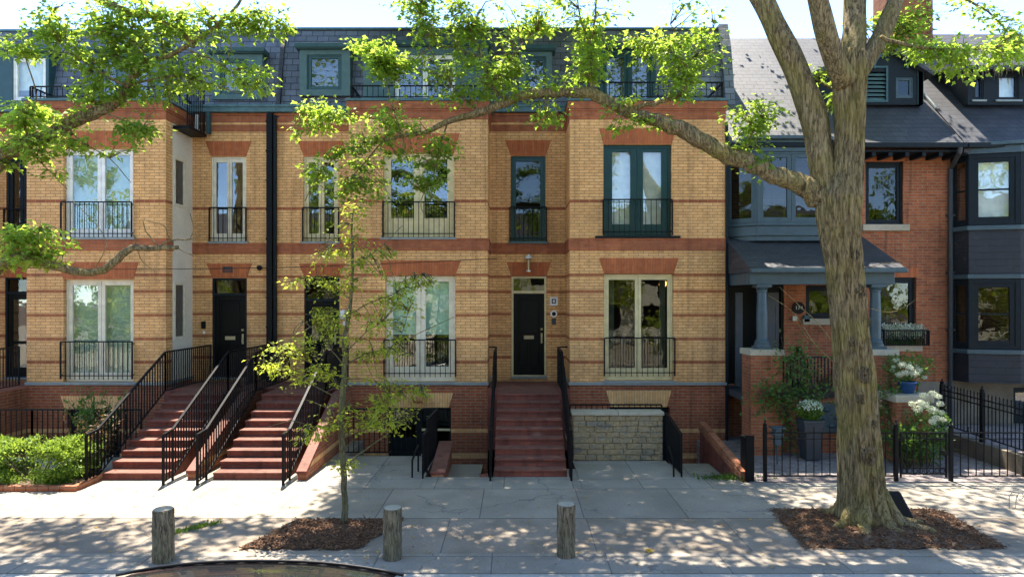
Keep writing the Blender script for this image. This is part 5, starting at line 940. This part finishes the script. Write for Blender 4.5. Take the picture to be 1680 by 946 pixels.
m = MB(); m.box(X(1458,D1),X(1512,D1),D1-.3,D1+.4,.03,hp.z-.16); lg = thing('brick_pedestal','brick pedestal with a stone ledge carrying the blue pot','pedestal',(X(1485,D1),D1,.03)); m.build('base', M['red_brick'], lg); m = MB(); m.box(X(1454,D1),X(1516,D1),D1-.36,D1+.42,hp.z-.158,hp.z-.002); m.build('ledge', M['limestone'], lg, bevel=.015)
D2=13.7
hydrangea('tall white hydrangea with many flower heads on the ground beside the brick pedestal', (X(1520,D2),D2,.04), (.42,.36,.62), [(1515,648,D2-.1,.09),(1530,645,D2,.09),(1540,650,D2-.2,.08),(1496,662,D2-.2,.08),(1506,670,D2-.3,.11),(1518,664,D2-.35,.10),(1530,672,D2-.35,.11),(1543,662,D2-.25,.09),(1536,685,D2-.35,.09),(1547,688,D2-.25,.08),(1530,691,D2-.4,.08),(1510,660,D2-.3,.09),(1545,676,D2-.3,.07)], 33, 1300)
wild('shrub', 'dense dark green shrub low behind the iron gate', (X(1492,13.5),13.6,.03), (.45,.3,.85), 40, 26, 'leaf_dark', .085, 15, tint=.4)
D3=14.35; tp = at(1329,741,D3)
m = MB(); hh = .78
m.add([(tp.x-.15,D3-.15,.03),(tp.x+.15,D3-.15,.03),(tp.x+.15,D3+.15,.03),(tp.x-.15,D3+.15,.03),(tp.x-.21,D3-.21,.03+hh),(tp.x+.21,D3-.21,.03+hh),(tp.x+.21,D3+.21,.03+hh),(tp.x-.21,D3+.21,.03+hh)],[(3,2,1,0),(0,1,5,4),(1,2,6,5),(2,3,7,6),(3,0,4,7),(4,5,6,7)]); m.box(tp.x-.225,tp.x+.225,D3-.225,D3+.225,.03+hh+.001,.03+hh+.05)
tag(m.build('tall_planter', M['charcoal_panel'], bevel=.01), 'tall tapered charcoal planter under a clipped ball with white flowers', 'planter')
tb = bush('topiary', 'round clipped plant topped with white flowers in the tall charcoal planter', 'plant', (tp.x,D3,.03+hh+.03), (.25,.25,.20), 1500, 'leaf_hedge', .05, 41, 3, .3, True, .6)
r = np.random.default_rng(5); n=520; u = r.normal(0,1,(n,3)); u[:,2]=np.abs(u[:,2])+.45; u/=np.linalg.norm(u,axis=1,keepdims=True); leaf_mesh('flower_head', np.array([tp.x,D3,.03+hh+.24])+u*[.25,.25,.20], r.normal(0,1,(n,3)), u+.0, np.full(n,.05), r.uniform(0,1,n), 'petal', tb, True)
cn = thing('topiary','dark conical topiary on the porch below the number plaque','plant',(X(1309,15.9),15.9,1.25)); n=1400; h_ = r.uniform(0,1,n); a = r.uniform(0,6.28,n); rr0 = .24*(1-h_)+.02; P = np.stack([X(1309,15.9)+np.cos(a)*rr0, 15.9+np.sin(a)*rr0, 1.5+h_*.75],1)
leaf_mesh('foliage', P, np.stack([np.cos(a),np.sin(a),np.full(n,.8)],1), r.normal(0,.5,(n,3))+[0,-.5,.5], np.full(n,.05), r.uniform(0,1,n), 'leaf_dark', cn, True); m = MB(); m.lathe((X(1309,15.9),15.9,1.25),[(.13,0),(.17,.24),(.18,.25)],16); m.build('pot', M['black_plastic'], cn)
wild('flowering_plant', 'orange flowering plant behind the porch railing', (X(1348,15.7),15.7,1.25), (.45,.25,.45), 26, 12, 'leaf_fallen', .05, 17, 'plant')
n=900; a_,b_ = W2[0]+.03, W2[1]+.1
leaf_mesh('foliage', np.stack([r.uniform(a_,b_,n), r.uniform(HY-.22,HY-.02,n), W2[2]+r.uniform(0,.30,n)],1), r.normal(0,1,(n,3))+[0,-.3,.6], r.normal(0,.5,(n,3))+[0,-.4,.7], r.uniform(.5,1,n)*.06, r.uniform(0,1,n), 'leaf_dark', fb, True)
n=1500; leaf_mesh('flowers', np.stack([r.uniform(a_,b_,n), r.uniform(HY-.22,HY-.02,n), W2[2]+.16+r.uniform(0,.34,n)],1), r.normal(0,1,(n,3)), r.normal(0,.4,(n,3))+[0,-.4,.9], r.uniform(.6,1.1,n)*.065, r.uniform(0,1,n), 'petal', fb, True)
# mulch beds: an uneven mound strewn with chips
def mulch(x0,x1,y0,y1,h,n,seed,sk=0):
    r = np.random.default_rng(seed); m = MB(); nx,ny = 44,30; V=[]; Fq=[]
    hf = lambda u,v: h*min(1,7*min(u,1-u,v,1-v))*(.55+.45*math.sin(u*9+seed)*math.sin(v*7+2*seed))+.012
    for j in range(ny+1):
        for i in range(nx+1):
            u,v = i/nx,j/ny; V.append((x0+(x1-x0)*u+sk*(v-.5)+.05*math.sin(v*17)*(u in (0,1)), y0+(y1-y0)*v+.04*math.sin(u*21)*(v in (0,1)), hf(u,v)+r.normal(0,.006)))
    for j in range(ny):
        for i in range(nx): k=j*(nx+1)+i; Fq.append((k,k+1,k+nx+2,k+nx+1))
    m.add(V,Fq); o = tag(m.build('mulch_bed', M['soil'], smooth=True), kind='structure')
    c = MB()
    for i in range(n):
        u,v = r.uniform(-.02,1.02),r.uniform(-.02,1.02); p = np.array([x0+(x1-x0)*u+sk*(v-.5), y0+(y1-y0)*v, hf(min(max(u,0),1),min(max(v,0),1))+.008+r.uniform(0,.012)]); a=r.uniform(0,6.28); l=r.uniform(.015,.055); dz=r.normal(0,.25)
        dv = np.array([math.cos(a)*l,math.sin(a)*l,dz*l]); c.bar(p-dv,p+dv,r.uniform(.006,.018),.005)
    tag(c.build('mulch', M['mulch_chip']), 'brown bark mulch chips strewn round the '+('big tree' if x0>0 else 'young tree'), kind='stuff')
mulch(4.05,6.72,9.28,10.95,.09,3800,3,.15); mulch(-3.5,-1.95,9.25,10.45,.022,2400,5,.4)
for k,(x0,x1,y0,y1,n,lab) in enumerate(((-10,9,8.5,12.2,520,'dry leaves scattered over the pavement'),)):
    P = np.stack([r.uniform(x0,x1,n), r.uniform(y0,y1,n), np.full(n,.012)],1); leaf_mesh('fallen_leaves', P, r.normal(0,1,(n,3))*[1,1,.05], r.normal(0,.15,(n,3))+[0,0,1], r.uniform(.25,.9,n)*.06, r.uniform(0,1,n), 'leaf_fallen')['kind'] = 'stuff'
tag(bpy.data.objects['fallen_leaves'], lab)
p = at(1063,905,9.15); tag(leaf_mesh('fallen_leaf', [(p.x,p.y-.06,.015),(p.x+.05,p.y,.02)], [(.3,1,.1),(-.6,.5,.1)], [(.1,0,1),(0,.2,1)], np.array([.16,.11]), np.array([1.,.8]), 'leaf_fallen'), 'bright yellow fallen leaf on the kerb strip right of the middle bollard', 'leaf')
P=[];D=[];N=[]
for i in range(220): t=r.uniform(0,1); P.append((-5.1+.6*t+r.normal(0,.05), 9.75+.55*t+r.normal(0,.05), .0)); D.append(r.normal(0,.4,3)+[0,0,1]); N.append(r.normal(0,1,3))
tag(leaf_mesh('weeds',P,D,N,r.uniform(.03,.07,220),r.uniform(.2,.8,220),'leaf_hedge',None,True),'weeds growing along the crack beside the left bollard',kind='stuff')
P=[];D=[];N=[]
for i in range(300): P.append((X(1190,13)+r.normal(0,.3), 12.85+r.normal(0,.1), .02)); D.append(r.normal(0,.6,3)+[0,0,.8]); N.append(r.normal(0,1,3))
tag(leaf_mesh('weeds',P,D,N,r.uniform(.03,.09,300),r.uniform(.1,.8,300),'leaf_dark',None,True),'dry weeds at the foot of the first iron fence post',kind='stuff')
# ------------------------------------------------------------------ iron fence, gate, side fence
def fence_piece(mb, x0, x1, y, zt=.92, zb=.10, sp=.145, fancy=False):
    mb.box(x0,x1,y-.015,y+.015,zt-.02,zt); mb.box(x0,x1,y-.012,y+.012,zt-.13,zt-.115); mb.box(x0,x1,y-.015,y+.015,zb,zb+.02); n = int(round((x1-x0)/sp))
    for i in range(n+1):
        x = x0+(x1-x0)*i/n; mb.bar((x,y,zb+.003),(x,y,zt+(.07 if i%2==0 and not fancy else .0)),.014)
        if i%2==0 and not fancy: mb.lathe((x,y,zt+.05),[(.004,0),(.014,.02),(.002,.06)],6)
    return mb
def ringz(mb, c, r, th=.006): mb.tube([(c[0]+r*math.cos(t),c[1],c[2]+r*math.sin(t)) for t in np.linspace(0,2*math.pi,15)], th, 5)
def fpost(mb, x, y, h=1.02, w=.06, z0=.0): mb.box(x-w/2,x+w/2,y-w/2,y+w/2,z0,z0+h); mb.lathe((x,y,z0+h),[(w*.4,0),(w*.6,.02),(w*.6,.05),(w*.2,.075),(.012,.09),(.02,.105),(.012,.125)],10)
fyy = 12.66; gx0_,gx1_ = X(1474,fyy),X(1556,fyy)
f1 = thing('iron_fence','black iron fence along the pavement left of the gate, partly behind the big trunk','fence',(5.7,fyy,0),'black iron fences')
m = MB(); fence_piece(m, X(1257,fyy), X(1466,fyy), fyy); m.build('fence_panel', M['black_iron'], f1)
for px in (1255,1470): m = MB(); fpost(m, X(px,fyy), fyy); m.build('fence_post', M['black_iron'], f1)
m = MB(); m.box(X(1223,fyy),X(1237,fyy),fyy-.03,fyy+.03,.0,.86); m.box(X(1223,fyy)+.02,X(1237,fyy)-.02,fyy+.03,fyy+.35,.05,.8); m.build('end_panel', M['black_iron'], f1, bevel=.01)
gt = thing('iron_gate','black iron garden gate with a row of rings along its bottom','gate',((gx0_+gx1_)/2,fyy,0))
m = MB(); fence_piece(m, gx0_+.03, gx1_-.03, fyy, .92, .14, .125, True); m.box(gx0_+.03,gx0_+.055,fyy-.016,fyy+.016,.08,.92); m.box(gx1_-.055,gx1_-.03,fyy-.016,fyy+.016,.08,.92); m.box(gx0_+.03,gx1_-.03,fyy-.014,fyy+.014,.25,.265); m.build('gate_leaf', M['black_iron'], gt)
m = MB(); n = 8
for i in range(n): ringz(m,(gx0_+.06+(gx1_-gx0_-.12)*(i+.5)/n,fyy,.205),.042); ringz(m,(gx0_+.06+(gx1_-gx0_-.12)*(i+.5)/n,fyy,.855),.042)
m.build('ring_band', M['black_iron'], gt)
m = MB(); m.box(gx1_-.12,gx1_-.03,fyy-.03,fyy+.03,.50,.58); m.bar((gx1_-.16,fyy-.045,.54),(gx1_-.06,fyy-.045,.54),.02); m.build('latch', M['black_iron'], gt)
f2 = thing('iron_fence','black iron fence along the pavement right of the gate','fence',(9.3,fyy,0),'black iron fences')
m = MB(); fence_piece(m, X(1563,fyy), 11.6, fyy); m.build('fence_panel', M['black_iron'], f2); m = MB(); fpost(m, X(1560,fyy), fyy, 1.0); m.build('fence_post', M['black_iron'], f2)
f3 = thing('iron_fence','taller spiked iron fence running back from the pavement between the two yards','fence',(9.82,14.2,0),'black iron fences')
m = MB(); m.box(9.72,9.92,12.75,16.7,0,.38); m.build('fence_kerb', M['dirty_wall'], f3, bevel=.01)
m = MB(); y0_,y1_ = 12.85,15.7
for zz_ in (.46,1.12,1.24): m.bar((9.82,y0_,zz_),(9.82,y1_,zz_+.06),.03,.02)
for i in range(27):
    t=i/26; y=y0_+(y1_-y0_)*t; m.bar((9.82,y,.46+.06*t),(9.82,y,1.33+.06*t),.016); m.lathe((9.82,y,1.32+.06*t),[(.006,0),(.018,.02),(.002,.07)],6)
m.build('fence_panel', M['black_iron'], f3)
for y in (12.85,14.35,15.7): m = MB(); fpost(m,9.82,y,1.05,.075,.38); m.build('fence_post', M['black_iron'], f3)
m = MB(); x_=X(1275,13.9); m.bar((x_,13.9,.03),(x_,13.9,.42),.03); m.box(x_-.06,x_+.06,13.84,13.96,.42,.62); m.prism([(x_-.11,.62),(x_+.11,.62),(x_+.05,.76),(x_-.05,.76)],13.80,14.0,'y'); m.box(x_-.13,x_+.13,13.78,14.02,.76,.79); tag(m.build('garden_lantern', M['bluegrey_paint'], bevel=.006),'small grey garden lantern on a stake in front of the brick pier','lantern')
# ------------------------------------------------------------------ bollards
def bollard(px, pyb, w, h, label, seed):
    D = F*CAMZ/(pyb-PY0); c = (X(px,D),D,0); t = thing('bollard', label, 'bollard', c, 'round timber bollards'); rg = np.random.default_rng(seed); r0 = w*D/F/2; m = MB(); zs = np.linspace(-.05,h,26)
    ph = rg.uniform(0,6,4)
    m.tube([(c[0],c[1],z) for z in zs]+[(c[0],c[1],h+.012)], [r0*(1.0+.05*math.exp(-((z-.30)/.02)**2)*0+.015*math.sin(z*20+ph[1])) for z in zs]+[r0*.93], 40, lambda i,j,p,a: 1+.014*math.sin(13*a+ph[2]+2*math.sin(p[2]*4))+.010*math.sin(27*a+ph[3]))
    m.build('post', M['timber'], t)
    m = MB(); m.tube([(c[0],c[1],h+.0125),(c[0],c[1],h+.019)],[r0*.90,r0*.86],32); m.build('end_grain', M['limestone'], t); return t
bollard(268,919,33,.66,'leftmost of the three round timber bollards, clear of the mulch bed',1); bollard(644,915,31,.65,'round timber bollard at the corner of the young tree mulch bed',2); bollard(929,911,30,.67,'round timber bollard in front of the central steps, right of the other two',3)
# ------------------------------------------------------------------ what leans on the trunk, the faint hoop, the cable
o = at(1474,840,10.35); m = MB(.0 if False else (o.x,o.y,0), R(-12)); m.add([(-.15,-.12,.05),(.24,-.08,.02),(.26,.14,.02),(-.12,.14,.04),(-.19,.0,.44),(.04,.04,.46),(.06,.17,.44),(-.17,.15,.44)],[(3,2,1,0),(4,5,6,7),(0,1,5,4),(1,2,6,5),(2,3,7,6),(3,0,4,7)])
tag(m.build('plastic_tub', M['black_plastic'], bevel=.02), 'upturned black plastic tub leaning against the base of the big trunk', 'tub')
o = at(1668,832,11.05); m = MB(); m.tube([(o.x-.12,o.y,0),(o.x-.12,o.y,.2),(o.x-.06,o.y,.29),(o.x+.04,o.y,.31),(o.x+.14,o.y,.28),(o.x+.22,o.y,.15),(o.x+.22,o.y,0)],.007,6); m.tube([(o.x-.02,o.y,0),(o.x+.0,o.y,.22)],.006,6); ringz(m,(o.x+.06,o.y,.2),.05)
tag(m.build('wire_hoop', M['grey_metal']), 'thin grey wire hoop standing on the pavement at the right edge', 'hoop')
m = MB(); a = Vector((-16,15.9,Z(428,15.9))); b = Vector((-.4,15.9,Z(424,15.9)));m.tube([a.lerp(b,i/24)-Vector((0,0,.22*math.sin(math.pi*i/24))) for i in range(25)],.008,5); tag(m.build('overhead_cable', M['black_plastic']), 'thin dark cable strung across the townhouse fronts above the doors', 'cable')
m = MB(); c0 = at(640,205,11.6); m.lathe((X(758,13.9),13.9,Z(720,13.9)),[(.004,0),(.004,.01)],6)
# ------------------------------------------------------------------ the parked car whose roof shows at the bottom
car = thing('parked_car','dark glossy car in the street, only its roof in view','car',(-2.0,4.45,-.14))
cx,cy,cz = -2.12,4.45,-.14
def loft(mb, st, n=14):     # st: (x, half width low, half width high, z low, z high, shoulder)
    V=[];k=0
    for x,wl,wh,z0,z1,e in st:
        prof=[(-wl,z0),(-wl,z0+(z1-z0)*.35),(-wl*.5-wh*.5,z0+(z1-z0)*.75),(-wh+e,z1-.01),(-wh*.6,z1+.028*min(1,e*9)),(0,z1+.04*min(1,e*9)),(wh*.6,z1+.028*min(1,e*9)),(wh-e,z1-.01),(wl*.5+wh*.5,z0+(z1-z0)*.75),(wl,z0+(z1-z0)*.35),(wl,z0)]
        V += [(cx+x,cy+y,cz+z) for y,z in prof]; k=len(prof)
    Fq=[]
    for i in range(len(st)-1):
        for j in range(k): Fq.append((i*k+j,(i+1)*k+j,(i+1)*k+(j+1)%k,i*k+(j+1)%k))
    Fq += [tuple(range(k)), tuple((len(st)-1)*k+j for j in range(k-1,-1,-1))]; mb.add(V,Fq)
t = NT('car_paint'); t.b.inputs['Coat Weight'].default_value = 1; t.b.inputs['Coat Roughness'].default_value = .02; M['car_paint'] = t.fin((.012,.014,.018), .25, .5, .3)
m = MB(); loft(m,[(-2.25,.60,.62,.38,.62,.05),(-2.15,.80,.74,.25,.78,.08),(-1.6,.90,.80,.22,.90,.08),(-.9,.92,.84,.20,.95,.08),(.3,.92,.85,.20,.97,.08),(1.3,.92,.84,.20,.98,.08),(1.9,.88,.78,.24,.96,.08),(2.2,.78,.70,.34,.86,.08),(2.28,.62,.6,.42,.7,.05)]); m.build('body', M['car_paint'], car, smooth=True)
m = MB(); loft(m,[(-1.25,.80,.74,.94,.97,.05),(-.75,.82,.68,.94,1.36,.08),(-.45,.82,.64,.94,1.50,.10),(0,.82,.63,.94,1.58,.10),(.5,.82,.63,.94,1.57,.10),(.95,.82,.64,.94,1.50,.10),(1.4,.82,.68,.94,1.28,.08),(1.8,.80,.74,.94,.98,.05)]); m.build('window', M['glass_dark'], car, smooth=True)
m = MB(); 
V=[];nx,ny=14,9
for j in range(ny):
    for i in range(nx):
        u=i/(nx-1)*2-1; v=j/(ny-1)*2-1; V.append((cx+.22+1.02*u, cy+.66*v*(1-.04*u*u), cz+1.645-.085*abs(u)**2.4-.05*v*v-.03*v**6))
m.add(V,[(j*nx+i,j*nx+i+1,(j+1)*nx+i+1,(j+1)*nx+i) for j in range(ny-1) for i in range(nx-1)]); ro = m.build('roof', M['car_paint'], car, smooth=True); sm = ro.modifiers.new('thick','SOLIDIFY'); sm.thickness = .02
for s_ in (-1,1):
    m = MB(); m.tube([(cx+.22+1.02*u,cy+s_*.665*(1-.04*u*u),cz+1.575-.085*abs(u)**2.4) for u in np.linspace(-1.05,1.05,15)],.012,8); m.build('roof_trim', M['black_plastic'], car, smooth=True)
    m = MB(); m.box(cx-.72,cx-.55,cy+s_*.95-.08,cy+s_*.95+.08,cz+.95,cz+1.07); m.build('wing_mirror', M['car_paint'], car, bevel=.03)
    for wx in (-1.4,1.4):
        m = MB(); m.add(*(lambda w: (w.v,w.f))((lambda q: q.prism([(cx+wx+.33*math.cos(a),cz+.33+.33*math.sin(a)) for a in np.linspace(0,2*math.pi,28,endpoint=False)],cy+s_*.72,cy+s_*.94,'y'))(MB()))); wh = m.build('wheel', M['black_plastic'], car, bevel=.03)
        m = MB(); m.prism([(cx+wx+.21*math.cos(a),cz+.33+.21*math.sin(a)) for a in np.linspace(0,2*math.pi,20,endpoint=False)],cy+s_*.93,cy+s_*.955,'y'); m.build('rim', M['grey_metal'], wh, bevel=.01)
    m = MB(); m.lathe((cx-2.2,cy+s_*.58,cz+.62),[(.02,-.06),(.1,-.03),(.1,.05),(.02,.08)],12); m.build('headlight', M['white_plastic'], car)
    m = MB(); m.box(cx+2.16,cx+2.27,cy+s_*.62-.12,cy+s_*.62+.12,cz+.68,cz+.82); m.build('tail_light', M['terracotta'], car, bevel=.02)
